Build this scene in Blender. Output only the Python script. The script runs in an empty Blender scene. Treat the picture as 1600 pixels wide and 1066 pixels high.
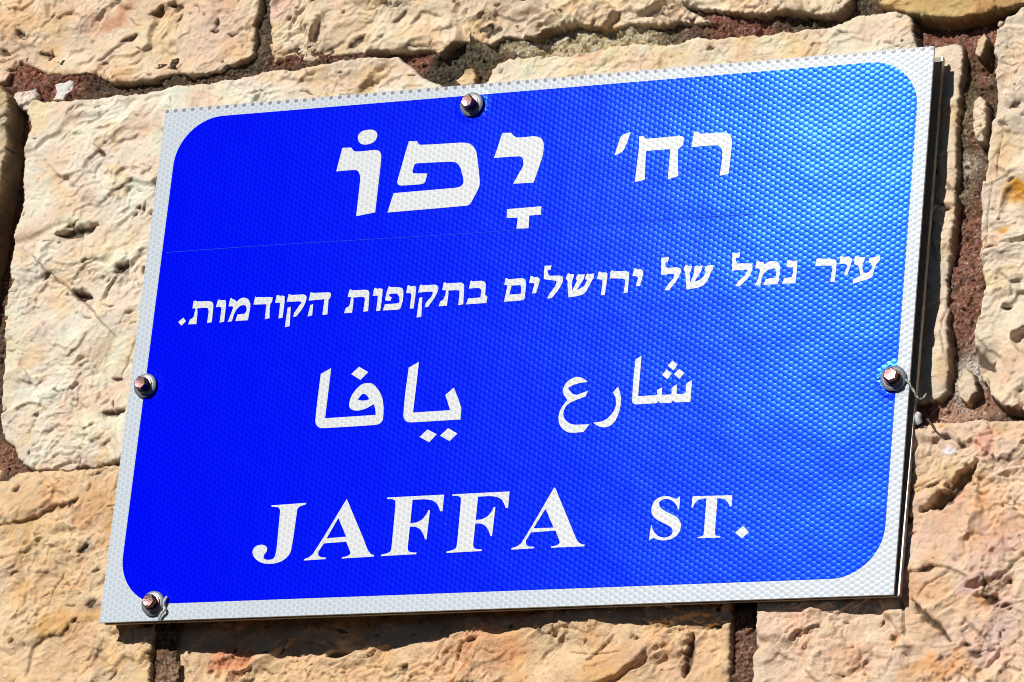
import bpy, math, random
import numpy as np
from mathutils import Vector, Matrix
from mathutils.geometry import tessellate_polygon

scene = bpy.context.scene
COL = scene.collection
random.seed(5)

# ------------------------------------------------------------------ camera
cam_data = bpy.data.cameras.new('camera')
cam_data.sensor_width = 36.0
cam_data.lens = 176.687
cam_data.clip_start = 0.05
cam_data.clip_end = 200.0
camera = bpy.data.objects.new('camera', cam_data)
R = ((0.9085042697484358, 0.05422092202744943, 0.41434295392024545),
     (0.40654276447470783, -0.34404004205218647, -0.8463801924182723),
     (0.09665905287205961, 0.9373881485698562, -0.3346049707022497))
camera.matrix_world = Matrix.Translation((1.31021075, -2.67306079, -1.05815038)) @ Matrix(R).to_4x4()
COL.objects.link(camera)
scene.camera = camera

# ------------------------------------------------------------------ daylight
SUN_X, SUN_Z = 0.36, -0.53           # the light travels (x, 1, z) into the wall
sun_dir = Vector((SUN_X, 1.0, SUN_Z)).normalized()
world = bpy.data.worlds.new('World')
scene.world = world
world.use_nodes = True
wn = world.node_tree
sky = wn.nodes.new('ShaderNodeTexSky')
sky.sky_type = 'NISHITA'
sky.sun_disc = False
sky.air_density = 0.18
sky.dust_density = 0.0
sky.altitude = 800.0
sky.sun_elevation = math.asin(-sun_dir.z)
sky.sun_rotation = math.atan2(-sun_dir.x, -sun_dir.y) % (2 * math.pi)
wn.links.new(sky.outputs[0], wn.nodes['Background'].inputs[0])
wn.nodes['Background'].inputs[1].default_value = 0.05
sun_data = bpy.data.lights.new('sun', 'SUN')
sun_data.energy = 5.0
sun_data.angle = math.radians(0.5)
sun_data.color = (1.0, 0.97, 0.92)
sun = bpy.data.objects.new('sun', sun_data)
sun.rotation_euler = sun_dir.to_track_quat('-Z', 'Y').to_euler()
sun.location = (-0.6, -3.0, 1.8)
COL.objects.link(sun)
scene.view_settings.view_transform = 'Standard'
scene.view_settings.look = 'None'
scene.view_settings.exposure = -0.36
scene.view_settings.gamma = 1.0
scene.view_settings.use_curve_mapping = False
scene.cycles.diffuse_bounces = 2
scene.cycles.filter_width = 0.95

# ------------------------------------------------------------------ measured data (millimetres in the plane of the sign)
WORDS = [('hebrew_word',[([(-134.5,140.12,0),(-128.09,139.86,0),(-126.08,137.57,1),(-123.9,136.74,1),(-110.97,136.88,0),(-108.01,136.21,1),(-106.03,134.04,1),(-105.41,131.76,0),(-105.23,127.28,0),(-105.23,93.02,0),(-118.7,91.3,0),(-118.78,117.12,0),(-119.65,120.53,1),(-121.46,123.12,1),(-123.86,123.86,1),(-136.94,123.82,0)],[]),([(-123.97,146.05,1),(-123.89,148.3,1),(-121.63,150.71,1),(-117.32,151.5,1),(-113.21,150.95,1),(-110.67,148.96,1),(-110.1,146.11,1),(-111.68,142.87,1),(-114.97,141.44,1),(-118.42,141.25,1),(-122.04,142.54,1)],[]),([(-86.63,141.18,0),(-80.62,140.72,0),(-79.73,138.98,1),(-77.78,137.93,1),(-49.22,137.31,0),(-43.43,136.32,1),(-39.09,132.88,1),(-36.89,128.28,1),(-32.66,109.19,0),(-32.8,105.34,1),(-37.22,95.2,0),(-38.72,93.43,1),(-42.62,93.05,1),(-96.31,92.29,0),(-93.5,105.5,0),(-49.71,106.01,0),(-45.84,106.83,1),(-44.38,108.93,1),(-44.57,111.71,1),(-47.2,119.09,0),(-49.63,122.59,1),(-53.45,124.31,1),(-79.75,125.16,0),(-80.69,124.34,1),(-81.75,119.64,0),(-80.94,118.58,1),(-78.37,118.06,0),(-70.77,117.5,0),(-71.47,112.56,0),(-72.43,110.97,1),(-74.64,110.35,1),(-86.62,110.33,0),(-90.11,110.81,1),(-91.59,112.69,1),(-91.53,115.13,0),(-87.8,135.46,0)],[]),([(-20.28,141.75,0),(-14.05,141.49,0),(-11.52,138.86,1),(-8.59,137.75,1),(2.06,137.81,0),(6.67,136.58,1),(9.21,133.62,1),(10.01,129.16,1),(9.75,123.12,1),(8.35,117.18,0),(5.42,105.65,0),(-8.81,105.91,0),(-5.89,112.18,0),(-3.31,117.49,1),(-3.5,121.36,1),(-4.63,123.65,1),(-7.2,124.61,1),(-24.32,124.79,0)],[]),([(-11.23,88.65,0),(12.63,88.94,0),(12.89,83.25,0),(4.77,83.16,0),(5.12,74.52,0),(-3.27,74.77,0),(-3.17,82.29,0),(-10.92,82.61,0)],[])]),('hebrew_word',[([(69.86,135.28,0),(66.67,134.84,1),(63.12,133.06,0),(59.96,120.31,0),(63.18,121.23,1),(65.75,123.08,1),(66.9,125.39,1)],[]),([(75.86,132.21,0),(79.1,132.1,0),(79.77,130.89,1),(81.22,130.03,1),(103.42,130.23,0),(105.87,129.56,1),(106.92,127.78,1),(106.13,123.09,0),(103.57,121.24,0),(103.61,117.16,0),(105.42,102.8,0),(98.3,101.15,0),(98.22,121.65,0),(81.81,121.66,0),(81.6,118.82,0),(82.65,102.09,0),(75.8,100.76,0),(76.52,123.97,0)],[]),([(113.44,132.38,0),(116.52,132.14,0),(117.3,131.06,1),(118.7,130.55,1),(131.26,130.39,0),(135.37,129.8,1),(138.25,127.75,1),(139.81,123.91,1),(139.94,117.81,0),(139.53,101.99,0),(133.55,100.94,0),(134.25,113.51,0),(133.55,118.29,1),(132.12,120.77,1),(129.99,121.81,1),(112.49,121.92,0)],[])]),('hebrew_word',[([(-236.65,28.51,0),(-234.34,26.04,0),(-237.14,22.94,0),(-240.06,25.61,0)],[]),([(-230.55,39.67,0),(-228.92,39.88,0),(-228.18,39.21,0),(-218.91,38.95,0),(-216.76,38.2,1),(-215.72,36.58,1),(-215.31,33.44,0),(-215.14,24.12,0),(-218.52,23.55,0),(-218.31,31.3,0),(-219.04,33.67,1),(-220.36,34.37,1),(-227.2,34.4,0),(-226.61,31.8,1),(-226.32,23.47,0),(-232.36,23.59,0),(-231.5,27.04,0),(-229.79,27.79,1),(-228.93,28.83,0),(-228.36,34.39,0),(-230.69,34.53,0)],[]),([(-212.55,39.34,0),(-211.18,39.56,0),(-210.69,38.91,0),(-207.83,39.05,0),(-206.46,37.95,1),(-206.1,23.97,0),(-209.3,23.39,0),(-209.16,32.29,0),(-209.63,34.03,1),(-213.38,34.41,0)],[]),([(-203.59,39.87,0),(-202.63,40.04,0),(-201.86,39.14,0),(-199.81,38.55,0),(-198.97,37.1,0),(-195.2,39.59,1),(-191.03,38.94,1),(-188.57,35.69,1),(-188.08,32.56,0),(-188.68,23.86,0),(-197.82,23.86,0),(-196.84,28.29,0),(-191.73,28.53,0),(-190.58,30.39,1),(-190.93,33.12,1),(-192.48,34.38,1),(-194.93,34.37,1),(-197.54,32.36,1),(-199.5,28.61,0),(-200.36,23.86,0),(-203.36,23.65,0),(-201.36,30.27,0),(-200.57,33.71,0),(-202.05,34.34,0),(-204.18,34.32,0)],[]),([(-185.47,40.15,0),(-184.74,39.56,0),(-172.67,38.81,0),(-172.51,38.18,0),(-172.65,35.49,0),(-173.7,34.16,0),(-173.7,30.91,0),(-173.02,24.31,0),(-176.37,23.82,0),(-176.55,34.18,0),(-185.96,34.44,0)],[]),([(-169.8,39.95,0),(-168.18,40.0,0),(-167.6,39.27,0),(-165.43,39.45,0),(-163.76,38.41,1),(-163.5,24.13,0),(-166.45,23.69,0),(-166.51,33.18,0),(-167.0,34.52,1),(-170.28,34.72,0)],[]),([(-161.21,40.03,0),(-160.0,40.11,0),(-159.35,39.45,0),(-150.42,39.29,0),(-148.27,38.23,1),(-147.88,35.12,1),(-150.01,29.47,1),(-153.81,24.31,0),(-155.98,24.14,0),(-155.38,27.1,0),(-152.34,31.92,0),(-151.19,33.78,1),(-152.27,34.62,1),(-161.77,34.82,0)],[]),([(-160.71,30.89,0),(-158.57,31.3,0),(-157.64,18.0,0),(-161.04,17.44,0)],[]),([(-145.3,40.36,0),(-144.27,40.52,0),(-143.7,39.87,0),(-132.31,39.62,0),(-130.5,38.66,1),(-130.77,35.6,1),(-131.73,34.89,0),(-131.27,24.49,0),(-134.85,24.17,0),(-134.73,35.08,0),(-145.98,34.77,0)],[]),([(-144.46,31.6,0),(-142.42,32.09,0),(-142.28,24.39,0),(-145.43,23.81,0)],[])]),('hebrew_word',[([(-117.32,40.49,0),(-116.14,40.65,0),(-115.65,39.92,0),(-106.02,39.78,0),(-103.7,39.02,1),(-102.82,37.05,1),(-102.27,24.99,0),(-105.66,24.59,0),(-105.48,33.15,0),(-106.39,34.74,1),(-114.09,34.91,0),(-113.59,32.73,1),(-113.64,24.53,0),(-119.41,24.5,0),(-118.42,28.27,0),(-116.87,28.71,1),(-116.04,29.81,0),(-115.48,35.15,0),(-118.11,35.7,0)],[]),([(-99.71,40.46,0),(-98.53,40.62,0),(-97.89,39.89,0),(-95.27,40.03,0),(-93.58,39.16,1),(-93.57,24.85,0),(-96.47,24.49,0),(-96.35,33.58,0),(-96.83,34.99,1),(-100.14,35.27,0)],[]),([(-89.55,40.82,0),(-88.79,41.15,0),(-88.4,40.52,0),(-82.13,39.97,0),(-79.46,38.88,1),(-78.44,35.53,1),(-78.26,30.56,0),(-79.28,25.66,0),(-80.37,24.73,1),(-91.65,24.73,0),(-90.78,28.88,0),(-82.44,28.9,0),(-80.77,29.57,1),(-80.79,31.86,1),(-81.91,34.6,1),(-83.22,35.68,1),(-88.24,35.76,0),(-88.46,34.24,0),(-86.29,33.34,0),(-87.06,31.1,0),(-90.01,31.13,0),(-90.9,31.95,1),(-90.28,38.18,0)],[]),([(-76.02,40.73,0),(-74.7,40.96,0),(-74.04,40.07,0),(-71.05,40.19,0),(-69.82,39.2,1),(-69.92,24.86,0),(-72.61,24.8,0),(-72.56,34.02,0),(-73.01,35.19,1),(-76.47,35.64,0)],[]),([(-67.29,40.57,0),(-66.21,40.88,0),(-65.74,40.24,0),(-56.4,40.11,0),(-54.26,38.6,1),(-54.27,35.17,1),(-56.13,30.72,0),(-59.85,25.24,0),(-62.19,25.0,0),(-61.55,28.39,0),(-58.6,31.63,0),(-57.47,34.23,1),(-58.4,35.43,1),(-67.96,35.42,0)],[]),([(-66.76,31.75,0),(-64.59,32.15,0),(-63.85,18.79,0),(-67.13,18.45,0)],[]),([(-50.59,41.04,0),(-49.2,41.33,0),(-48.8,40.54,0),(-38.32,40.41,0),(-36.2,38.99,1),(-35.66,35.53,0),(-35.1,25.47,0),(-38.58,25.08,0),(-38.57,33.43,0),(-39.31,35.15,1),(-46.82,35.47,0),(-46.4,33.16,1),(-46.61,25.19,0),(-52.35,25.16,0),(-51.55,28.53,0),(-49.68,29.41,1),(-48.76,31.78,0),(-48.18,35.71,0),(-50.98,36.11,0)],[]),([(-31.71,40.99,0),(-30.96,41.32,0),(-30.51,40.76,0),(-23.84,40.71,0),(-21.53,39.58,1),(-20.73,37.25,1),(-20.46,31.17,0),(-18.72,29.54,0),(-18.89,25.39,0),(-33.12,25.27,0),(-32.14,29.24,0),(-23.54,29.31,0),(-23.42,33.25,0),(-24.02,35.18,1),(-25.67,35.89,1),(-32.33,35.93,0)],[])]),('hebrew_word',[([(-7.37,41.28,0),(-6.18,41.4,0),(-5.58,40.49,0),(4.4,40.73,0),(6.63,39.42,1),(7.4,35.97,0),(7.52,27.21,0),(6.67,25.81,1),(-6.68,25.47,0),(-5.36,36.57,0),(-7.7,36.92,0)],[[(-2.61,36.11,0),(2.89,36.05,0),(4.28,35.19,1),(4.52,30.12,0),(-3.46,30.03,0)]]),([(10.0,41.64,0),(11.28,41.75,0),(12.39,40.71,0),(14.87,40.84,0),(16.52,39.28,1),(16.23,35.41,0),(15.02,29.85,0),(12.23,29.83,0),(13.02,34.64,0),(13.12,36.58,1),(9.48,37.0,0)],[]),([(19.1,48.06,0),(23.88,48.04,0),(23.38,45.16,0),(21.43,44.8,0),(22.18,42.32,0),(23.31,40.98,0),(29.78,40.86,0),(32.38,39.72,1),(32.68,36.79,1),(31.13,32.53,1),(26.36,25.86,0),(23.2,25.76,0),(24.54,29.07,0),(27.59,33.24,0),(28.55,36.38,1),(27.95,37.39,0),(19.53,39.08,0),(19.02,43.98,0)],[]),([(35.47,41.47,0),(36.62,41.88,0),(37.7,41.03,0),(40.17,41.07,0),(39.91,38.76,0),(39.09,36.1,0),(39.8,30.05,0),(42.61,36.46,0),(41.8,37.67,0),(42.22,40.36,0),(43.64,41.04,0),(44.69,40.39,0),(47.63,40.59,0),(47.17,37.33,0),(45.73,35.0,0),(43.23,30.32,0),(46.07,31.59,1),(48.36,33.38,1),(49.51,36.7,0),(47.97,37.28,0),(48.65,40.33,0),(49.76,41.03,0),(50.64,40.2,0),(54.03,40.76,0),(53.88,37.39,0),(52.58,35.53,0),(51.24,32.24,1),(48.89,28.03,1),(45.12,26.34,1),(37.78,25.63,0),(36.52,33.16,0),(36.17,36.57,0),(34.67,38.61,0)],[]),([(56.91,41.54,0),(57.87,41.87,0),(58.65,40.95,0),(61.9,40.93,0),(63.2,39.69,1),(62.69,25.92,0),(59.97,25.61,0),(60.25,34.76,0),(59.72,36.05,1),(56.21,36.75,0)],[]),([(65.26,41.78,0),(66.41,42.09,0),(67.29,41.17,0),(75.65,41.02,0),(77.76,39.43,1),(78.11,36.81,0),(78.06,26.22,0),(75.34,26.0,0),(75.88,33.58,0),(74.9,35.57,1),(64.97,36.68,0)],[]),([(81.13,42.11,0),(82.37,42.42,0),(83.24,41.49,0),(85.87,41.61,0),(87.29,40.07,1),(87.32,36.7,1),(86.18,30.23,0),(83.35,30.22,0),(84.16,34.01,0),(84.22,36.42,1),(80.41,37.33,0)],[])]),('hebrew_word',[([(98.91,48.28,0),(103.78,48.35,0),(104.18,47.17,0),(103.58,45.28,0),(101.96,44.9,0),(102.38,42.47,0),(103.67,41.23,0),(110.29,41.19,0),(112.84,39.87,1),(112.66,36.52,1),(110.23,31.4,0),(106.06,26.1,0),(103.13,26.29,0),(105.03,29.81,0),(108.09,33.46,0),(108.78,36.48,1),(107.26,37.16,0),(100.01,36.66,0)],[]),([(115.54,42.1,0),(116.96,42.49,0),(117.83,41.47,0),(120.15,41.61,0),(120.05,38.45,0),(119.01,37.07,0),(120.02,30.3,0),(122.33,36.86,0),(121.71,38.34,0),(122.42,41.17,0),(123.83,41.56,0),(124.85,41.01,0),(127.53,41.32,0),(127.06,38.0,0),(125.82,35.68,0),(122.88,30.79,0),(125.71,31.57,1),(128.43,33.6,1),(130.07,36.84,0),(129.01,37.87,0),(129.7,40.89,0),(131.62,41.06,0),(134.8,41.14,0),(134.6,37.99,0),(133.47,36.63,0),(131.96,31.94,1),(129.4,28.28,1),(125.2,26.63,1),(118.01,25.93,0),(116.97,31.93,0),(116.28,37.25,0),(114.84,39.26,0)],[])]),('hebrew_word',[([(146.77,48.26,0),(149.58,48.24,0),(151.96,48.48,0),(151.79,45.94,0),(151.07,44.95,0),(149.49,44.73,0),(149.49,42.9,0),(150.78,40.98,0),(157.84,40.76,0),(160.73,39.78,1),(160.71,35.41,1),(159.41,31.91,1),(153.57,25.69,0),(150.97,26.09,0),(152.3,29.19,0),(156.53,32.89,0),(157.96,35.74,1),(157.41,36.57,0),(147.64,36.64,0)],[]),([(163.4,41.2,0),(164.53,41.92,0),(165.79,41.2,0),(168.63,40.62,0),(168.37,39.04,0),(171.41,40.83,1),(175.38,40.97,1),(178.26,39.83,1),(179.57,36.57,1),(179.66,32.6,0),(179.06,25.67,0),(169.68,25.71,0),(170.41,29.23,0),(173.14,29.85,0),(176.95,30.0,0),(177.33,33.94,1),(175.8,36.02,1),(173.01,36.04,1),(169.6,34.04,1),(167.9,30.58,0),(167.31,25.46,0),(163.95,25.68,0),(165.53,30.33,0),(166.42,35.83,0),(165.37,36.85,0),(163.12,37.0,0)],[]),([(183.75,40.66,0),(185.28,41.36,0),(186.14,40.51,0),(190.68,40.37,0),(190.87,34.26,0),(190.58,25.42,0),(181.83,25.73,0),(182.73,29.24,0),(187.84,29.7,0),(188.54,33.62,0),(188.11,36.02,0),(183.85,36.69,0)],[])]),('hebrew_word',[([(203.32,40.57,0),(204.32,40.9,0),(214.66,39.83,0),(216.34,38.54,1),(216.78,34.96,0),(216.42,24.73,0),(213.5,24.92,0),(214.33,34.17,0),(213.43,35.57,1),(202.74,36.02,0)],[]),([(218.85,41.53,0),(220.0,41.85,0),(220.87,40.85,0),(224.02,40.8,0),(226.51,39.06,1),(226.04,35.14,1),(224.54,29.33,0),(222.84,28.89,0),(222.17,29.48,0),(223.8,33.71,0),(223.24,35.72,1),(218.63,36.41,0)],[]),([(228.35,40.67,0),(229.89,41.04,0),(230.91,39.95,0),(235.07,39.91,0),(234.74,37.1,0),(233.68,34.65,0),(234.52,29.87,0),(237.07,29.32,1),(239.3,30.74,1),(240.5,33.42,0),(239.75,35.04,0),(237.69,36.36,0),(237.87,39.1,0),(240.22,39.1,0),(244.97,40.37,0),(244.91,37.06,0),(243.05,34.83,0),(241.63,30.99,0),(240.79,26.72,1),(237.79,25.11,1),(232.03,23.74,0),(228.59,22.63,0),(228.21,25.56,0),(232.89,27.78,0),(231.98,32.4,0),(231.03,34.43,0),(228.35,35.62,0)],[])]),('arabic_word',[([(-124.17,-12.65,0),(-124.09,-18.19,0),(-124.31,-46.6,0),(-88.39,-46.16,0),(-89.32,-41.92,1),(-90.79,-38.78,0),(-94.53,-40.85,1),(-99.44,-42.37,1),(-103.68,-42.39,1),(-106.82,-41.02,1),(-108.15,-38.52,1),(-107.37,-32.9,1),(-104.53,-28.19,1),(-100.67,-24.91,1),(-96.5,-24.24,1),(-92.99,-25.16,1),(-89.19,-28.6,1),(-85.58,-34.05,1),(-83.63,-40.6,1),(-83.05,-46.28,1),(-83.26,-50.29,1),(-85.14,-52.21,1),(-88.03,-52.87,1),(-123.67,-53.26,0),(-127.12,-52.93,1),(-129.95,-50.76,1),(-130.99,-47.88,1),(-131.25,-33.26,0),(-131.03,-16.18,0)],[[(-102.51,-35.18,0),(-100.62,-32.44,1),(-99.05,-31.39,1),(-96.82,-32.24,1),(-94.09,-35.21,0),(-96.39,-35.9,1),(-99.35,-35.99,1)]]),([(-104.24,-12.78,0),(-97.2,-16.82,0),(-102.05,-21.83,0),(-109.21,-17.54,0)],[]),([(-62.04,-11.88,0),(-62.02,-22.39,0),(-62.28,-45.89,0),(-36.33,-45.7,0),(-40.84,-35.2,0),(-35.49,-30.67,0),(-31.79,-37.68,0),(-28.68,-44.65,0),(-28.51,-52.26,0),(-61.94,-52.49,0),(-65.36,-52.0,1),(-67.96,-49.86,1),(-68.79,-47.0,1),(-69.2,-33.3,0),(-68.73,-15.39,0)],[]),([(-50.85,-57.77,0),(-43.93,-61.31,0),(-48.62,-66.44,0),(-55.76,-62.49,0)],[]),([(-36.41,-57.61,0),(-29.56,-61.54,0),(-34.44,-66.33,0),(-41.55,-62.39,0)],[])]),('arabic_word',[([(56.74,-31.77,0),(54.43,-29.93,1),(51.09,-28.37,1),(47.89,-28.19,1),(43.82,-30.04,1),(41.28,-33.0,1),(40.28,-37.08,1),(41.38,-39.55,0),(44.09,-43.13,0),(41.27,-46.76,1),(39.55,-50.79,1),(39.34,-55.59,1),(40.83,-59.77,1),(43.99,-63.01,1),(48.06,-64.79,1),(57.23,-64.83,0),(60.82,-59.89,0),(53.21,-59.85,0),(48.92,-59.36,1),(44.78,-56.89,1),(42.54,-53.69,1),(42.33,-50.25,1),(43.76,-46.89,1),(46.72,-44.64,1),(56.29,-41.37,0),(57.68,-37.66,0),(53.91,-38.84,1),(49.78,-39.92,1),(46.83,-38.81,1),(43.63,-35.19,0),(46.31,-33.62,1),(51.13,-32.29,1)],[]),([(77.75,-36.06,0),(79.38,-39.85,1),(80.49,-44.01,1),(80.6,-48.8,1),(79.73,-54.22,1),(77.73,-58.9,1),(74.51,-61.8,1),(70.36,-62.41,1),(66.75,-61.41,1),(63.13,-58.98,0),(67.18,-58.7,1),(71.28,-57.55,1),(75.15,-53.99,1),(77.21,-49.99,1),(77.58,-46.6,0),(76.75,-43.13,0),(74.72,-39.6,0)],[]),([(91.71,-16.38,0),(91.82,-23.39,0),(91.96,-43.11,0),(104.18,-43.08,0),(104.83,-42.56,0),(104.22,-39.8,0),(107.68,-38.08,0),(107.81,-42.38,0),(108.36,-43.09,0),(113.59,-43.16,0),(114.39,-42.05,0),(113.89,-38.95,0),(117.5,-36.56,0),(117.67,-42.22,0),(118.46,-43.15,0),(122.27,-43.15,0),(123.71,-42.2,0),(123.42,-36.74,0),(127.29,-34.36,0),(127.5,-48.66,0),(117.35,-48.47,0),(115.7,-47.09,0),(114.59,-48.66,0),(107.48,-48.5,0),(106.07,-46.86,0),(104.68,-48.35,0),(90.72,-48.44,0),(88.89,-47.53,1),(88.23,-45.78,1),(87.75,-32.08,0),(87.86,-18.71,0)],[]),([(112.9,-20.8,0),(116.65,-23.74,0),(114.2,-27.37,0),(110.06,-24.06,0)],[]),([(109.45,-26.42,0),(113.21,-29.36,0),(110.69,-32.98,0),(106.77,-29.9,0)],[]),([(117.96,-26.55,0),(121.69,-29.35,0),(118.77,-33.08,0),(114.78,-29.79,0)],[])]),('latin_word',[([(-155.43,-103.67,0),(-130.56,-103.02,0),(-131.2,-104.27,0),(-134.67,-105.09,1),(-136.44,-106.88,1),(-136.63,-109.86,0),(-136.99,-124.76,0),(-137.35,-131.44,0),(-137.99,-135.87,1),(-140.71,-139.48,1),(-145.17,-141.91,1),(-151.42,-142.78,1),(-157.52,-141.81,1),(-162.27,-139.03,1),(-164.84,-135.2,1),(-164.39,-131.87,1),(-161.81,-130.1,1),(-158.25,-129.87,1),(-155.25,-131.48,1),(-154.84,-134.1,1),(-156.62,-137.01,1),(-156.38,-138.88,1),(-154.18,-139.93,1),(-151.0,-139.83,1),(-148.79,-138.43,1),(-148.04,-131.76,0),(-148.64,-109.35,0),(-148.97,-106.72,1),(-150.61,-105.15,1),(-155.07,-104.59,0)],[]),([(-102.23,-101.64,0),(-86.68,-129.73,0),(-83.61,-135.76,1),(-80.91,-138.81,1),(-78.45,-139.79,0),(-78.73,-140.74,0),(-101.01,-141.14,0),(-100.72,-140.26,0),(-97.26,-139.66,1),(-95.47,-138.25,1),(-96.13,-136.01,1),(-99.19,-130.12,0),(-114.89,-130.61,0),(-118.03,-135.9,0),(-117.92,-138.13,1),(-116.16,-139.53,1),(-112.14,-140.2,0),(-112.43,-141.07,0),(-127.78,-141.45,0),(-127.49,-140.57,0),(-124.1,-139.22,1),(-121.27,-136.52,1)],[[(-106.64,-114.1,0),(-99.59,-126.78,0),(-113.31,-127.34,0)]]),([(-73.95,-101.97,0),(-34.28,-101.78,0),(-34.17,-112.71,0),(-35.79,-112.64,0),(-37.16,-109.68,1),(-39.51,-106.68,1),(-42.91,-105.0,1),(-47.82,-104.25,1),(-55.88,-104.29,0),(-55.74,-119.6,0),(-51.73,-119.38,1),(-47.91,-117.63,1),(-45.43,-114.68,1),(-43.94,-111.53,0),(-42.95,-111.73,0),(-43.2,-130.78,0),(-44.25,-130.74,0),(-46.06,-126.86,1),(-48.83,-123.7,1),(-52.22,-122.18,1),(-55.72,-121.89,0),(-55.67,-135.61,0),(-54.84,-137.93,1),(-52.71,-138.92,1),(-49.05,-139.29,0),(-49.18,-140.28,0),(-73.87,-140.62,0),(-73.58,-139.64,0),(-69.63,-138.88,1),(-67.38,-137.44,1),(-66.94,-132.88,0),(-67.46,-106.85,0),(-67.98,-104.53,1),(-69.74,-103.3,1),(-73.84,-102.89,0)],[]),([(-28.46,-101.84,0),(10.74,-101.66,0),(10.79,-112.52,0),(9.19,-112.46,0),(7.85,-109.51,1),(5.54,-106.53,1),(2.19,-104.86,1),(-2.66,-104.12,1),(-10.62,-104.15,0),(-10.55,-119.37,0),(-6.6,-119.15,1),(-2.81,-117.41,1),(-0.35,-114.48,1),(1.14,-111.35,0),(2.11,-111.55,0),(1.78,-130.48,0),(0.74,-130.44,0),(-1.02,-126.59,1),(-3.75,-123.44,1),(-7.09,-121.94,1),(-10.54,-121.65,0),(-10.56,-135.29,0),(-9.75,-137.59,1),(-7.66,-138.58,1),(-4.05,-138.95,0),(-4.18,-139.93,0),(-28.58,-140.27,0),(-28.29,-139.29,0),(-24.38,-138.54,1),(-22.15,-137.11,1),(-21.69,-132.58,0),(-22.08,-106.7,0),(-22.58,-104.39,1),(-24.31,-103.17,1),(-28.36,-102.76,0)],[]),([(41.01,-100.35,0),(41.96,-101.15,0),(59.2,-134.29,0),(61.86,-137.39,1),(65.49,-138.66,0),(65.2,-139.62,0),(42.78,-139.64,0),(43.0,-138.75,0),(46.32,-138.28,1),(48.29,-136.86,1),(47.94,-134.97,1),(44.78,-128.6,0),(28.1,-129.13,0),(25.35,-134.44,0),(25.75,-136.72,1),(27.47,-138.14,1),(31.45,-138.6,0),(31.16,-139.57,0),(15.84,-139.87,0),(16.12,-138.83,0),(19.93,-137.62,1),(22.82,-135.1,1)],[[(36.52,-114.0,0),(43.33,-126.66,0),(29.63,-126.47,0)]])]),('latin_word',[([(126.29,-109.79,0),(126.4,-114.2,0),(126.43,-118.36,0),(125.65,-118.09,0),(124.42,-115.59,1),(122.16,-113.04,1),(119.51,-111.6,1),(116.95,-111.2,1),(114.47,-111.63,1),(112.84,-113.13,1),(112.73,-114.59,1),(113.93,-116.61,1),(117.17,-118.95,1),(122.46,-121.62,1),(125.65,-123.46,1),(127.64,-125.99,1),(128.63,-128.47,1),(128.4,-131.38,1),(127.16,-134.26,1),(124.36,-136.58,1),(120.94,-137.66,1),(117.44,-137.86,1),(114.38,-137.4,1),(111.75,-136.32,1),(110.24,-136.26,1),(108.37,-137.8,0),(108.32,-132.03,0),(108.81,-127.65,0),(110.21,-130.64,1),(112.24,-133.41,1),(114.67,-135.22,1),(117.78,-136.07,1),(120.76,-135.7,1),(122.89,-134.33,1),(123.44,-132.16,1),(122.5,-130.17,1),(120.07,-128.36,1),(115.31,-125.96,1),(111.31,-123.6,1),(108.77,-120.8,1),(107.98,-117.82,1),(108.42,-114.41,1),(109.94,-111.78,1),(112.79,-109.94,1),(116.27,-109.35,1),(119.86,-109.9,1),(123.0,-111.22,1),(124.51,-111.18,1)],[]),([(134.63,-110.25,0),(160.7,-110.71,0),(160.89,-117.39,0),(160.44,-118.01,0),(159.68,-117.83,0),(158.46,-115.34,1),(156.29,-113.3,1),(153.45,-112.35,1),(151.1,-112.24,0),(151.38,-133.78,0),(151.81,-135.73,1),(153.37,-136.53,1),(155.4,-136.85,0),(155.21,-137.57,0),(140.21,-137.31,0),(140.32,-136.83,0),(142.37,-136.33,1),(144.04,-135.42,1),(144.17,-133.0,1),(143.92,-112.03,0),(141.66,-111.93,0),(138.73,-112.78,1),(136.64,-114.64,1),(135.17,-117.76,0),(134.52,-117.24,0)],[]),([(169.61,-130.64,0),(173.69,-134.68,0),(169.47,-138.62,0),(164.81,-134.71,0)],[])])]
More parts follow.
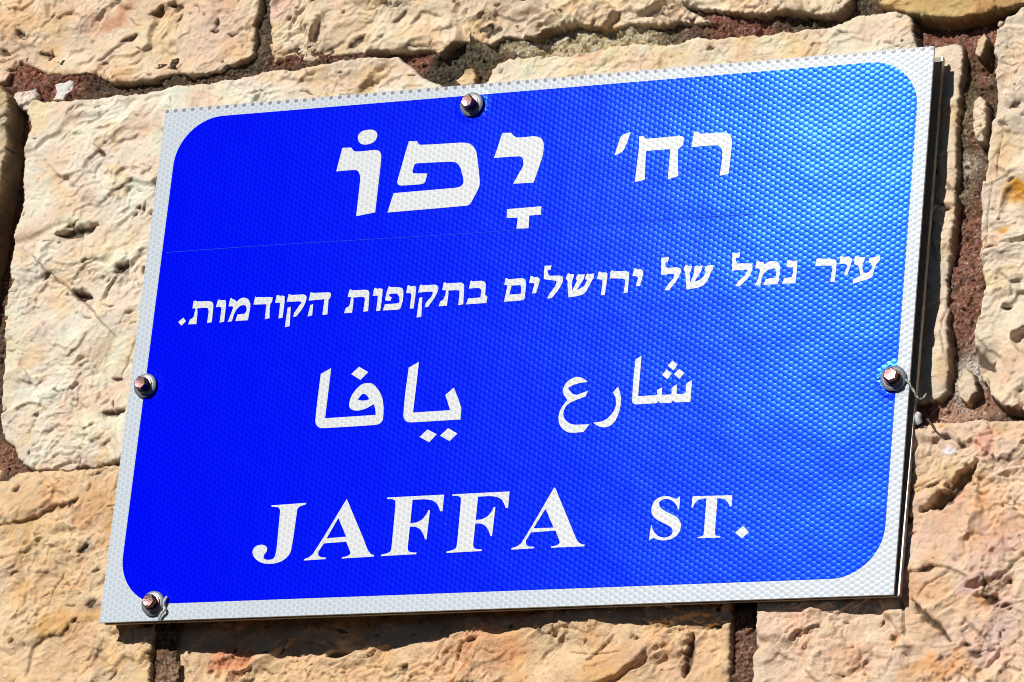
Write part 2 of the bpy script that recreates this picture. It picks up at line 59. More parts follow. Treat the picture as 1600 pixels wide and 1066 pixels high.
STONES = {'A':(15,[(-565.7,222.8),(-470.9,210.3),(-406.0,215.4),(-404.4,224.8),(-396.8,227.4),(-382.1,222.9),(-374.0,218.5),(-361.3,216.5),(-346.6,217.6),(-336.5,215.8),(-325.7,208.8),(-313.1,206.9),(-291.3,207.9),(-277.3,212.3),(-262.3,209.2),(-243.1,209.5),(-235.9,213.5),(-224.7,215.8),(-218.3,218.5),(-218.1,231.4),(-218.2,247.7),(-219.0,268.7),(-241.0,418.1),(-601.1,432.8)],(229,201,160),0.85),'B':(15,[(-202.7,212.6),(-188.9,216.0),(-176.5,211.7),(-160.3,214.5),(-139.1,214.5),(-113.1,212.3),(-92.2,212.4),(-77.9,208.4),(-64.0,216.3),(-54.8,216.4),(-43.9,212.8),(-35.2,217.5),(-10.8,214.4),(-2.3,220.0),(9.8,221.7),(18.9,220.9),(37.0,215.7),(55.9,219.0),(75.8,215.9),(88.5,218.3),(109.9,216.0),(101.4,221.6),(91.1,227.9),(114.1,223.2),(125.8,219.9),(137.4,217.1),(162.2,217.6),(194.6,213.4),(203.6,219.6),(207.2,234.3),(198.7,369.4),(-225.2,416.4),(-210.2,267.9),(-209.3,249.2),(-205.5,230.3)],(228,204,162),1.35),'C':(15,[(220.4,246.3),(224.2,218.6),(236.7,211.8),(249.8,207.6),(271.3,203.1),(288.1,202.9),(311.1,203.9),(321.3,207.3),(362.7,207.0),(354.6,338.9),(211.9,368.0)],(205,175,115),0.8),'D':(16,[(303.6,191.1),(309.8,199.3),(321.1,205.2),(362.3,207.5),(444.0,204.4),(457.8,-65.0),(374.7,-60.7),(338.4,-58.8),(326.2,-56.5),(317.5,-48.7),(314.2,-42.0),(308.4,-34.7),(304.4,-24.2),(302.5,-13.7),(304.5,-1.4),(307.6,12.9),(307.7,23.3),(304.6,38.1),(302.7,54.1),(302.7,71.8),(301.7,86.6),(303.7,105.5),(303.9,126.8),(306.8,139.3),(306.3,152.2),(304.9,160.9),(305.0,171.6),(302.6,182.6)],(228,207,170),1.1),'E':(20.5,[(-56.2,176.8),(-47.2,186.5),(-43.3,197.0),(-38.2,201.1),(-32.1,203.7),(-9.3,203.1),(16.2,201.9),(29.6,203.4),(47.2,206.4),(62.9,206.0),(78.8,202.8),(90.1,204.5),(100.5,207.6),(109.6,204.6),(127.1,204.9),(144.3,203.8),(159.3,206.1),(175.9,206.0),(189.6,206.5),(200.6,209.1),(209.8,212.7),(223.9,213.2),(235.7,215.2),(242.3,212.4),(247.1,205.4),(249.7,187.3),(262.4,187.1),(274.6,188.2),(280.1,187.3),(281.7,177.7),(281.4,169.0),(280.5,147.2),(281.3,117.5),(283.0,94.0),(283.4,70.7),(283.1,51.3),(281.7,41.3),(281.1,27.5),(283.6,3.5),(287.2,-24.1),(286.9,-42.6),(280.7,-47.6),(266.9,-49.4),(171.1,-52.8),(-19.5,-55.9),(-37.0,22.7),(-47.6,111.3)],(236,214,176),0.6),'G':(15,[(-387.3,193.7),(-382.3,200.3),(-369.0,197.8),(-348.6,197.1),(-330.2,198.9),(-312.5,198.9),(-294.6,199.8),(-284.2,198.9),(-272.9,201.7),(-259.1,202.9),(-242.2,202.9),(-216.5,204.5),(-199.3,207.7),(-180.4,205.2),(-157.6,207.8),(-143.1,208.5),(-131.5,209.8),(-119.8,209.2),(-110.9,209.4),(-103.4,204.2),(-95.3,198.5),(-89.9,192.2),(-75.3,185.6),(-67.0,173.2),(-52.8,65.4),(-36.5,-61.2),(-179.7,-60.8),(-273.1,-62.9),(-281.2,-62.5),(-296.5,-65.3),(-307.1,-64.4),(-317.3,-67.0),(-330.1,-64.7),(-340.5,-66.0),(-349.7,-62.9),(-356.9,-56.8),(-361.0,-48.6),(-368.0,-44.2),(-371.3,-38.2),(-374.7,-22.4),(-376.0,-7.0),(-376.8,4.7),(-377.2,17.0),(-378.7,27.5),(-381.2,47.2),(-381.2,73.2),(-380.5,91.5),(-381.4,104.0),(-379.7,119.5),(-380.3,133.5),(-382.8,147.1),(-383.5,161.6),(-381.7,172.6),(-382.1,182.5)],(236,216,182),0.8),'H':(4,[(-547.5,216.7),(-434.0,209.3),(-404.7,208.3),(-399.4,203.2),(-395.1,197.2),(-393.6,187.7),(-392.7,171.3),(-390.8,152.6),(-391.6,137.8),(-392.5,121.2),(-394.8,106.6),(-394.8,83.6),(-396.6,47.2),(-393.5,10.7),(-382.4,-61.6),(-521.3,-59.6)],(200,180,140),0.9),'I':(18,[(-529.3,-63.5),(-399.8,-64.0),(-370.6,-64.0),(-355.8,-65.6),(-344.7,-65.2),(-317.0,-66.9),(-298.2,-65.1),(-282.5,-64.5),(-267.1,-66.6),(-255.2,-80.3),(-245.0,-141.5),(-240.5,-173.9),(-239.9,-185.5),(-239.7,-193.6),(-239.7,-200.0),(-238.9,-212.8),(-227.2,-311.3),(-487.8,-307.6)],(226,194,146),0.9),'J':(31,[(-234.7,-185.1),(-238.6,-163.5),(-245.7,-76.3),(-238.6,-65.6),(-95.4,-63.6),(125.2,-62.7),(138.5,-68.4),(145.0,-93.7),(154.4,-152.0),(159.4,-180.3),(159.2,-197.0),(160.8,-219.7),(167.5,-309.4),(-22.7,-310.7),(-210.7,-308.0),(-228.7,-236.3),(-232.4,-202.2)],(226,190,140),1.2),'K':(11,[(168.3,-85.0),(174.4,-72.9),(218.2,-70.9),(259.6,-71.3),(272.6,-70.3),(285.0,-66.0),(300.2,-66.8),(310.7,-65.7),(324.5,-66.8),(340.6,-66.8),(400.6,-67.8),(459.6,-70.0),(472.4,-319.3),(318.1,-320.9),(186.1,-319.0),(178.4,-225.8),(178.0,-206.5),(179.6,-187.2),(173.8,-138.7)],(229,196,156),1.15)}
FEATS = [('G','p',[(-348.2,99.4),(-338.2,101.0),(-329.7,103.2),(-320.8,105.8)],5,3.2),('G','c',[(-369.8,89.4),(-361.2,80.6),(-346.8,69.2),(-334.2,59.7),(-320.0,48.9),(-307.0,35.9),(-292.6,22.5)],1.3,0.7),('G','p',[(-334.7,60.2),(-327.5,57.0),(-316.8,53.7)],6,2.2),('G','l',[(-310.6,50.6),(-303.9,61.5),(-298.8,69.7),(-291.4,79.2)],3,10),('G','p',[(-300.2,69.8),(-292.6,77.5)],3,2),('G','l',[(-292.4,138.2),(-286.2,142.3),(-282.7,145.3)],2.2,5),('G','c',[(-312.4,125.4),(-304.9,130.3),(-292.4,138.2)],0.8,0.6),('G','l',[(-332.0,177.7),(-325.0,176.2),(-317.5,178.8)],1.5,6),('G','l',[(-316.9,164.4),(-307.5,166.5),(-294.7,169.2)],2,8),('G','c',[(-332.7,165.2),(-323.3,157.5),(-317.9,153.9)],0.8,0.7),('G','p',[(-325.8,157.7),(-321.1,156.0)],2,1.2),('G','p',[(-292.1,115.2),(-289.5,117.3)],2.2,1.6),('G','p',[(-283.8,111.0),(-278.2,112.4)],2.5,1.6),('G','l',[(-298.4,-28.5),(-290.0,-27.2),(-279.5,-27.3)],3,7),('G','p',[(-297.1,-27.7),(-280.4,-27.7)],2.5,1.7),('G','l',[(-297.3,-53.0),(-291.6,-49.7),(-285.8,-46.4)],2.5,6),('G','p',[(-292.8,-3.9),(-286.4,-4.7)],2.2,1.6),('G','l',[(-318.4,-12.8),(-315.3,-7.6)],1.8,5),('G','l',[(-361.9,85.7),(-355.5,92.1),(-349.1,98.6)],1.5,7),('G','l',[(-367.0,54.0),(-358.2,60.3),(-351.8,66.8)],1.5,8),('G','l',[(-331.5,11.2),(-320.6,19.6),(-315.0,30.5)],2,9),('G','l',[(-363.8,-0.5),(-350.9,-5.7),(-344.2,-1.5)],2,7),('G','l',[(-365.3,-22.9),(-351.6,-16.8),(-338.4,-24.2)],2,7),('G','l',[(-343.1,-41.9),(-329.8,-33.6),(-314.6,-38.8)],2.2,7),('G','c',[(-290.1,-8.9),(-283.0,8.5),(-278.3,26.1)],0.8,0.8),('G','l',[(-341.9,116.4),(-327.9,121.0),(-315.3,118.2)],1,6),('G','l',[(-357.0,136.0),(-350.4,141.0),(-341.6,141.8)],1,6),('G','c',[(-273.9,187.4),(-275.9,194.5)],0.8,0.8),('G','l',[(-138.3,188.0),(-129.5,192.7),(-121.9,195.7)],3,6),('G','c',[(-175.8,205.7),(-173.2,200.0),(-166.0,203.0)],1,1),('G','l',[(-194.2,201.7),(-179.5,197.7),(-165.4,198.4)],1.2,6),('A','l',[(-339.1,224.0),(-328.7,230.6),(-321.6,235.7),(-312.9,240.6),(-305.5,243.7)],2.4,9),('A','p',[(-320.8,237.5),(-308.7,242.1)],2,1.2),('A','p',[(-382.5,235.7),(-371.5,231.9)],3,1.4),('A','l',[(-386.6,236.5),(-378.7,233.5),(-369.6,232.7)],2,7),('A','p',[(-298.5,256.7),(-291.2,261.2)],3,2),('A','l',[(-303.6,254.8),(-295.7,257.8),(-287.9,261.9)],2,8),('A','p',[(-405.4,224.8),(-397.6,226.1),(-384.4,221.2)],5,4),('A','l',[(-375.6,260.2),(-368.0,262.4),(-358.4,264.8)],2.5,8),('A','p',[(-414.7,239.8),(-407.2,236.4)],2.5,1.5),('A','p',[(-402.6,253.1),(-396.0,248.7)],3,1.8),('A','l',[(-361.8,236.8),(-357.9,234.1),(-347.0,237.8)],1.3,6),('A','p',[(-285.1,262.5),(-276.9,259.9)],2.5,2.5),('A','p',[(-329.3,269.3),(-323.0,266.9)],2.5,1.8),('A','c',[(-282.2,220.2),(-275.6,214.5),(-269.5,219.1)],1,0.8),('A','c',[(-317.4,255.1),(-309.1,248.7),(-305.0,246.9)],0.8,0.7),('A','p',[(-249.3,242.5),(-248.1,248.0)],2,1),('A','p',[(-251.9,239.9),(-246.2,240.4)],2,1.1),('A','p',[(-239.4,237.0),(-234.0,235.6)],2,0.9),('A','p',[(-259.3,251.8),(-258.4,252.7)],1.5,0.9),('A','p',[(-307.8,232.1),(-303.1,229.9)],1.5,0.9),('A','c',[(-226.5,229.8),(-227.5,223.0)],1,0.7),('A','l',[(-355.0,224.4),(-345.3,225.9),(-338.5,230.1)],1.6,7),('A','l',[(-405.8,247.6),(-397.5,242.2),(-384.7,240.1)],1.2,8),('A','l',[(-289.8,232.9),(-283.3,227.7),(-274.5,227.9)],1.0,7),('A','c',[(-269.3,261.6),(-264.0,257.8),(-262.2,251.6)],0.8,0.8),('B','l',[(-148.8,217.2),(-142.3,221.2),(-135.0,227.5)],4.5,8),('B','p',[(-148.4,217.6),(-135.9,227.1)],2.5,1.5),('B','l',[(-174.9,217.6),(-163.2,219.3),(-147.5,225.3)],2,8),('B','p',[(-101.9,215.9),(-87.8,214.3),(-85.6,219.1)],1.4,1),('B','l',[(-104.9,229.9),(-100.4,235.0),(-94.5,240.9),(-79.1,235.8)],2.5,9),('B','l',[(-58.2,230.4),(-53.1,234.5),(-49.0,238.6)],4,8),('B','p',[(-49.6,223.7),(-38.1,223.1)],3,3),('B','l',[(-116.8,231.8),(-111.2,235.9),(-105.2,244.6)],3,8),('B','p',[(-153.8,242.5),(-151.7,244.6)],2,1.2),('B','p',[(-178.1,255.3),(-175.1,254.1)],2.5,1.6),('B','p',[(-73.7,245.0),(-71.8,245.3)],2,1),('B','l',[(-28.7,220.5),(-19.9,223.4),(-6.6,226.7)],2,7),('B','l',[(-44.0,235.5),(-29.6,228.7),(-16.0,229.4)],2,8),('B','l',[(-197.8,229.7),(-183.9,233.1),(-170.1,236.5)],1.2,8),('B','p',[(-124.3,248.1),(-115.6,245.5)],2.5,1.6),('B','l',[(16.0,227.0),(27.8,221.9),(43.1,226.8)],1.4,7),('B','l',[(54.8,221.3),(61.1,225.2),(69.8,228.0)],1.5,7),('B','c',[(-5.2,235.6),(2.1,230.5),(7.4,222.8)],1,0.8),('B','l',[(-89.0,224.8),(-79.9,225.9),(-68.7,229.5)],2,7),('B','p',[(-6.1,235.3),(-4.7,235.1)],2,1),('D','p',[(303.4,-15.9),(309.8,-25.3),(318.5,-33.2)],3.5,3),('D','l',[(303.3,-7.6),(313.4,-18.5),(324.1,-25.3)],2,9),('D','c',[(314.7,137.8),(310.9,109.2),(307.2,71.5),(305.5,43.0)],0.9,0.6),('D','p',[(316.2,141.1),(321.9,142.4)],3,2.5),('D','l',[(316.0,33.2),(324.8,24.3),(334.8,27.8)],2,9),('D','l',[(317.7,8.1),(325.6,11.8),(333.3,19.6)],1.6,8),('D','l',[(307.0,105.3),(318.0,96.0),(328.1,98.6)],1.5,7),('D','p',[(309.4,130.6),(315.9,127.1)],2,1.4),('D','l',[(313.1,45.9),(319.8,49.6),(327.4,47.4)],1.2,7),('D','c',[(304.5,172.5),(313.1,168.8),(323.5,168.8)],0.8,0.7),('E','c',[(173.4,199.1),(176.2,202.0)],1.2,0.8),('E','l',[(114.5,198.4),(119.4,193.6),(123.2,199.9)],1.2,5),('E','c',[(277.1,94.4),(282.6,87.7)],2,1),('E','l',[(271.3,88.5),(277.4,89.7),(283.6,91.0)],1.2,5),('E','l',[(266.6,135.8),(273.6,143.8),(281.8,145.3)],0.8,6),('E','l',[(40.0,189.1),(52.8,194.8),(61.9,192.7)],0.8,7),('E','c',[(181.7,203.7),(186.4,198.9)],0.8,0.8),('E','l',[(193.2,193.9),(205.8,198.1),(221.0,195.0)],0.6,7),('E','c',[(282.7,16.1),(280.1,-4.6),(284.6,-21.4)],1,0.8),('I','c',[(-364.8,-101.9),(-349.6,-100.8),(-337.5,-97.8),(-325.6,-90.3),(-314.3,-89.5)],2.4,1.1),('I','l',[(-364.8,-101.9),(-349.6,-100.8),(-337.5,-97.8),(-325.6,-90.3),(-314.3,-89.5),(-311.5,-95.3)],2.2,8),('I','l',[(-331.7,-207.6),(-329.2,-186.2),(-322.4,-180.8),(-307.5,-178.6),(-301.0,-171.1)],2.2,8),('I','c',[(-329.2,-186.2),(-322.4,-180.8),(-307.5,-178.6),(-301.0,-171.1)],1.5,1),('I','p',[(-303.3,-122.4),(-296.3,-118.3)],2.4,1.8),('I','p',[(-315.8,-92.1),(-308.6,-85.8)],2,1.6),('I','l',[(-338.7,-83.2),(-327.2,-79.3),(-314.5,-84.2)],1.2,6),('I','p',[(-291.9,-159.3),(-285.4,-155.2)],1.5,2),('I','l',[(-283.6,-200.4),(-280.4,-189.8),(-276.6,-183.5)],2,7),('I','c',[(-318.7,-154.0),(-317.6,-145.4),(-312.0,-134.7)],1,0.8),('I','p',[(-359.7,-78.3),(-354.3,-75.8)],1.6,1.3),('I','l',[(-350.4,-166.0),(-341.1,-164.1),(-334.5,-160.0)],1.2,6),('I','l',[(-301.4,-108.9),(-293.8,-96.1),(-287.8,-87.6)],1,7),('I','l',[(-361.5,-124.1),(-347.3,-122.4),(-338.6,-116.2)],0.8,6),('J','l',[(-160.2,-186.5),(-149.2,-183.4),(-131.4,-184.0),(-118.6,-188.6)],3,8),('J','p',[(-119.2,-194.5),(-105.6,-191.9)],4,3),('J','p',[(-67.0,-207.3),(-61.3,-203.3)],3,2.2),('J','l',[(-79.0,-211.5),(-69.5,-209.3),(-59.1,-202.9)],1.8,6),('J','l',[(66.3,-210.6),(70.9,-205.4),(77.9,-197.8),(84.6,-191.9)],2.5,12),('J','p',[(130.9,-218.9),(131.5,-206.3),(134.0,-193.0)],5,2.6),('J','l',[(31.2,-205.5),(43.4,-197.6),(51.2,-189.6)],1.2,9),('J','c',[(-170.0,-199.7),(-160.2,-204.3),(-151.2,-203.7)],1,0.8),('J','l',[(-40.9,-186.8),(-37.2,-180.6),(-28.6,-178.8)],2,8),('J','l',[(97.6,-180.8),(106.6,-185.2),(119.2,-183.5)],1.6,8),('J','c',[(24.5,-182.6),(33.9,-189.1),(47.1,-191.5)],1,0.8),('J','l',[(-202.2,-198.8),(-188.9,-195.0),(-170.6,-194.6)],1.4,8),('J','l',[(96.3,-211.5),(104.1,-203.5),(111.8,-195.6)],1.6,8),('J','l',[(-7.7,-208.5),(5.0,-204.8),(12.9,-196.7)],1.2,8),('J','p',[(9.7,-183.4),(12.2,-182.2)],1.5,1.5),('J','c',[(52.5,-202.0),(70.0,-204.6),(91.2,-203.1)],1,0.9),('K','p',[(279.7,-121.1),(285.5,-116.9),(290.2,-114.6),(296.6,-108.0),(303.0,-101.5),(312.5,-91.8)],7,3.6),('K','l',[(280.5,-121.1),(296.7,-108.9),(312.5,-91.8)],3.5,14),('K','c',[(268.8,-112.1),(276.5,-106.3),(288.4,-100.8),(292.2,-98.1)],1,0.9),('K','l',[(271.6,-160.2),(281.6,-159.0),(291.6,-157.0),(301.8,-158.9),(316.0,-166.2)],2.4,8),('K','p',[(281.6,-159.0),(291.6,-157.0)],2.2,1.5),('K','c',[(279.7,-176.5),(285.6,-168.3),(293.4,-164.2),(302.0,-160.5)],1.2,0.9),('K','p',[(277.3,-176.4),(284.4,-185.1),(296.0,-194.6),(303.5,-204.3)],3,1.6),('K','l',[(277.3,-176.4),(284.4,-185.1),(296.0,-194.6),(303.5,-204.3)],1.5,10),('K','l',[(314.1,-92.7),(324.2,-92.3),(333.4,-91.1),(338.9,-82.9)],1.4,7),('K','c',[(320.2,-92.1),(332.2,-91.9),(338.5,-83.7)],1,0.8),('K','p',[(301.1,-80.7),(304.5,-82.5)],2,1.8),('K','p',[(316.0,-211.0),(324.1,-213.6)],2.5,2),('K','l',[(333.5,-228.8),(339.5,-218.4),(351.0,-224.6)],3,9),('K','p',[(266.4,-199.2),(267.4,-201.6)],2.2,1.8),('K','p',[(268.6,-207.2),(269.6,-208.9)],2.2,1.6),('K','p',[(321.6,-177.2),(332.1,-178.7)],2,2),('K','p',[(336.4,-165.8),(338.5,-167.5)],1.8,1.6),('K','p',[(324.1,-149.4),(328.5,-148.8)],1.3,2),('K','l',[(301.6,-143.7),(313.1,-136.1),(329.4,-138.8)],1,10),('K','l',[(232.1,-193.3),(236.9,-201.5),(240.2,-217.5)],2,7),('K','l',[(207.8,-196.6),(217.6,-190.9),(223.9,-193.1)],1.8,6),('K','l',[(308.7,-187.9),(321.5,-198.2),(330.1,-208.3)],1.6,8),('K','l',[(184.6,-215.9),(194.3,-208.2),(205.0,-212.5)],1.6,7),('K','l',[(246.6,-221.7),(253.8,-210.0),(270.4,-214.4)],1.6,8),('K','c',[(327.9,-116.7),(336.2,-121.1),(343.7,-113.4)],0.9,0.8),('K','p',[(269.1,-127.1),(273.9,-125.7)],1.5,2),('K','c',[(270.6,-174.6),(273.2,-186.7),(275.6,-202.7)],1.5,1),('K','l',[(285.7,-203.0),(298.1,-207.3),(310.0,-205.7)],1.2,8)]
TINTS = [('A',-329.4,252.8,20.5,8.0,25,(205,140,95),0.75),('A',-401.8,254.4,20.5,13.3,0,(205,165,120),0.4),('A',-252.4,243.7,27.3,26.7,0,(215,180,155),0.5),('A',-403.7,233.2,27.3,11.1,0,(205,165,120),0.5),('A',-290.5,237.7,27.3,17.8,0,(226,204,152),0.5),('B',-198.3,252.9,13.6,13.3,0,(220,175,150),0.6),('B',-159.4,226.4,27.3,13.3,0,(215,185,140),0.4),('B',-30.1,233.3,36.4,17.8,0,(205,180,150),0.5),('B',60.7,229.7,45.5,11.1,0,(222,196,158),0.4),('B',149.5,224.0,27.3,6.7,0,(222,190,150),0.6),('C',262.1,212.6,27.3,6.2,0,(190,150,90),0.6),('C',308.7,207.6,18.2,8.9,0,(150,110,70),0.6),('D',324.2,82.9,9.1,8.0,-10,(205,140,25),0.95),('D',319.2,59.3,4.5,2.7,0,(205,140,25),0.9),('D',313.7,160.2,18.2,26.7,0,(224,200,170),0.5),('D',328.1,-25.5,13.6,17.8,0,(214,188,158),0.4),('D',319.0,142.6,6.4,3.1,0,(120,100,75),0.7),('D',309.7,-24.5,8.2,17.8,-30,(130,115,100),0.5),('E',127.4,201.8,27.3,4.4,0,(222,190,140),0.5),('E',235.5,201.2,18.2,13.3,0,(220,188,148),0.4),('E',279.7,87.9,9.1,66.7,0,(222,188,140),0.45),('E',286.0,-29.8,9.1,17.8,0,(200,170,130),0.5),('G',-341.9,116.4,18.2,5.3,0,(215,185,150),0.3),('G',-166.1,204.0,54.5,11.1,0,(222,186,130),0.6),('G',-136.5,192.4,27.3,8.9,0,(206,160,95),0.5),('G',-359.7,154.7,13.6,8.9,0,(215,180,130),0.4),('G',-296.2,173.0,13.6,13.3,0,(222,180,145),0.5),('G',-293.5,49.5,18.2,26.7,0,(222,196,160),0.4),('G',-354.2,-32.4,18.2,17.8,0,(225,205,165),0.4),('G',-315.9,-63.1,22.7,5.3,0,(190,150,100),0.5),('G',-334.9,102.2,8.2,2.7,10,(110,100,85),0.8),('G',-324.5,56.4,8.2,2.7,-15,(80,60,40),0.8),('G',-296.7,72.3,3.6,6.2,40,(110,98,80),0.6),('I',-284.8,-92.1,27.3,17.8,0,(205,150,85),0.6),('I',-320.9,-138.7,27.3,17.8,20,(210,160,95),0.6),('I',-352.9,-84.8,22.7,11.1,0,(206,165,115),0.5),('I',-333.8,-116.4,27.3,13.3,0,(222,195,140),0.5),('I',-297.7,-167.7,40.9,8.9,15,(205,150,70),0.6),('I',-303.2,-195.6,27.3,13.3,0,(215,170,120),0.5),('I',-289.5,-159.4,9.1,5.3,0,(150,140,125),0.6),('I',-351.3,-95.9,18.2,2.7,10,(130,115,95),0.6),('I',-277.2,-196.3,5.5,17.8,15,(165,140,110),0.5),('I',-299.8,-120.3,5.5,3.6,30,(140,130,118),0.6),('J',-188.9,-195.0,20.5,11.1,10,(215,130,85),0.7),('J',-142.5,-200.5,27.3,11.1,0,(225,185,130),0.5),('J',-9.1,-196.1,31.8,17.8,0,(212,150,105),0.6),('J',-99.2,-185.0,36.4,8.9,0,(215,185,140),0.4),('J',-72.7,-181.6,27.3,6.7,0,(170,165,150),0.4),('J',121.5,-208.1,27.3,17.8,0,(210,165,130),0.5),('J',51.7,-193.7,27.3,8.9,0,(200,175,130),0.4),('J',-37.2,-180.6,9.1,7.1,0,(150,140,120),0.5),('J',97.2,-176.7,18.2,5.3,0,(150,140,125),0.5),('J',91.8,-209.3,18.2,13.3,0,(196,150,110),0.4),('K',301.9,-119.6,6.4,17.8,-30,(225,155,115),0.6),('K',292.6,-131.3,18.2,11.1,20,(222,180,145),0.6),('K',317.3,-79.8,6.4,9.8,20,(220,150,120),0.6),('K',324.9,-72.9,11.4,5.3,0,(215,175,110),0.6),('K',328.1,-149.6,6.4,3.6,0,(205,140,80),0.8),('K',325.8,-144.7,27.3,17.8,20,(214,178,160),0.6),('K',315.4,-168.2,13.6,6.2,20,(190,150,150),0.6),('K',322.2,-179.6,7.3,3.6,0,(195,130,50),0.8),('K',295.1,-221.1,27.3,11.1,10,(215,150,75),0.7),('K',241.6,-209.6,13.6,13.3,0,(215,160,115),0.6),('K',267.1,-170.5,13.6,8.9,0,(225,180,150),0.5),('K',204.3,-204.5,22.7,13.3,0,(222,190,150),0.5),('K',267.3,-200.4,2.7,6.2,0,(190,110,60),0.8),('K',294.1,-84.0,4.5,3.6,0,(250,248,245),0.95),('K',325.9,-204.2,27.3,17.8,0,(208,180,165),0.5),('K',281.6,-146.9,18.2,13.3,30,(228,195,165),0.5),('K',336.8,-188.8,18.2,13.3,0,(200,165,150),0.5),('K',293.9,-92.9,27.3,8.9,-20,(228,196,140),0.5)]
MORTAR = [(-397.1,222.3,31.8,8.0,(150,85,60),1),(-360.4,209.8,18.2,8.9,(150,85,60),1),(-384.8,207.1,13.6,6.7,(150,85,60),0.9),(-340.3,208.2,9.1,4.4,(80,65,50),0.9),(-286.9,212.2,50.0,6.2,(88,72,56),1),(-229.2,215.4,18.2,6.2,(92,78,62),1),(-217.9,239.9,7.3,26.7,(96,84,70),1),(-217.7,230.6,4.5,13.3,(150,105,50),0.4),(-190.8,214.5,13.6,4.4,(140,80,60),1),(-153.1,215.9,22.7,3.6,(130,80,58),1),(-105.8,212.8,18.2,8.0,(158,92,68),1),(-95.5,204.2,9.1,7.1,(150,85,62),1),(-80.9,198.4,13.6,11.1,(80,72,58),1),(-61.0,205.8,22.7,13.3,(95,85,62),1),(-32.1,214.7,13.6,7.1,(150,130,95),0.9),(-0.3,215.6,36.4,10.7,(215,192,142),1.3),(40.5,213.9,36.4,10.7,(215,192,142),1.3),(76.0,216.6,11.4,8.9,(110,95,70),1),(96.4,212.6,11.4,6.2,(110,80,60),1),(131.7,211.8,27.3,8.0,(150,88,66),1),(115.6,219.9,9.1,6.7,(150,85,62),1),(173.0,213.9,27.3,7.1,(95,85,60),1),(207.2,218.4,11.4,7.1,(95,85,66),1),(268.6,195.5,27.3,11.1,(150,90,68),1),(251.1,203.5,9.1,8.9,(110,80,60),0.9),(290.0,191.5,13.6,13.3,(150,92,70),1),(283.5,163.9,9.1,17.8,(105,90,60),1),(293.6,169.5,6.8,13.3,(140,90,64),1),(283.4,135.9,6.8,17.8,(135,115,80),1),(294.2,130.8,6.4,17.8,(150,95,70),1),(287.4,107.8,9.1,8.9,(180,160,130),0.9),(286.7,88.8,6.8,8.9,(130,110,75),0.9),(293.8,46.0,13.6,40.0,(150,95,70),1),(293.9,4.2,13.6,22.2,(146,92,68),1),(297.3,-33.3,11.4,17.8,(205,190,170),0.9),(290.7,-55.6,27.3,7.1,(190,135,105),1),(312.7,-48.5,9.1,9.8,(170,120,95),0.9),(278.2,-52.9,9.1,6.7,(175,115,90),1),(-397.0,137.8,18.2,88.9,(140,82,58),1),(-371.1,-50.8,13.6,13.3,(150,95,68),1),(-344.9,-64.0,27.3,4.4,(140,90,62),0.9),(-301.6,-63.8,18.2,3.6,(90,70,52),0.9),(-234.9,-187.2,10.0,31.1,(135,95,65),1),(-229.3,-204.4,9.1,11.1,(165,125,90),0.9),(165.6,-199.3,9.1,26.7,(135,90,66),1),(167.2,-217.6,6.8,8.9,(125,90,66),1),(269.9,-52.4,9.1,8.9,(110,90,70),0.8)]
CHIPS = [(14,[(-397.0,205.8),(-389.3,207.5),(-380.9,208.3),(-378.7,203.4),(-383.9,198.2),(-386.1,192.7),(-393.4,195.2),(-397.4,201.6)],(235,215,190)),(17,[(-368.6,211.3),(-361.9,212.7),(-355.4,212.6),(-355.0,206.5),(-359.0,203.0),(-360.9,199.0),(-368.4,199.6),(-366.8,206.0)],(225,215,195)),(17,[(291.4,187.4),(295.3,191.4),(297.3,187.8),(296.4,181.8),(293.9,176.4),(290.8,178.0)],(222,196,155)),(17,[(291.0,146.1),(294.9,149.7),(299.3,146.3),(300.6,133.8),(300.0,118.1),(295.7,120.1),(292.3,132.3)],(226,204,166)),(18,[(-65.1,188.7),(-60.3,195.5),(-55.0,196.9),(-52.4,190.4),(-52.7,184.1),(-61.8,183.9)],(222,190,140)),(19,[(293.6,-37.3),(298.8,-29.0),(304.1,-34.6),(306.4,-44.6),(301.1,-50.9),(295.2,-47.3)],(216,194,158)),(17,[(301.2,197.8),(305.1,201.8),(307.7,199.9),(304.7,195.8)],(215,195,165))]

# ------------------------------------------------------------------ helpers
def lin(c):
    r = []
    for v in c:
        v = v / 255.0
        r.append(v / 12.92 if v <= 0.04045 else ((v + 0.055) / 1.055) ** 2.4)
    return np.array(r)

def thing(name, label, cat, loc=(0, 0, 0)):
    o = bpy.data.objects.new(name, None)
    o.empty_display_size = 0.05
    o.location = loc
    o['label'] = label
    o['category'] = cat
    COL.objects.link(o)
    return o

def add_obj(name, me, mat, parent=None, label=None):
    me.name = name
    o = bpy.data.objects.new(name, me)
    if mat:
        me.materials.append(mat)
    COL.objects.link(o)
    if parent:
        o.parent = parent
    if label:
        o['label'] = label
    return o

def pymesh(verts, faces, smooth=False):
    me = bpy.data.meshes.new('m')
    me.from_pydata(verts, [], faces)
    me.update()
    if smooth:
        me.polygons.foreach_set('use_smooth', [True] * len(me.polygons))
    return me

# --- numpy noise
def _hash(ix, iz, seed):
    h = (ix.astype(np.int64) * 374761393 + iz.astype(np.int64) * 668265263 + seed * 974634777) & 0xFFFFFFFF
    h = ((h ^ (h >> 13)) * 1274126177) & 0xFFFFFFFF
    h = ((h ^ (h >> 16)) * 2246822519) & 0xFFFFFFFF
    h = h ^ (h >> 15)
    return (h & 0xFFFFFF).astype(np.float32) / np.float32(0xFFFFFF)

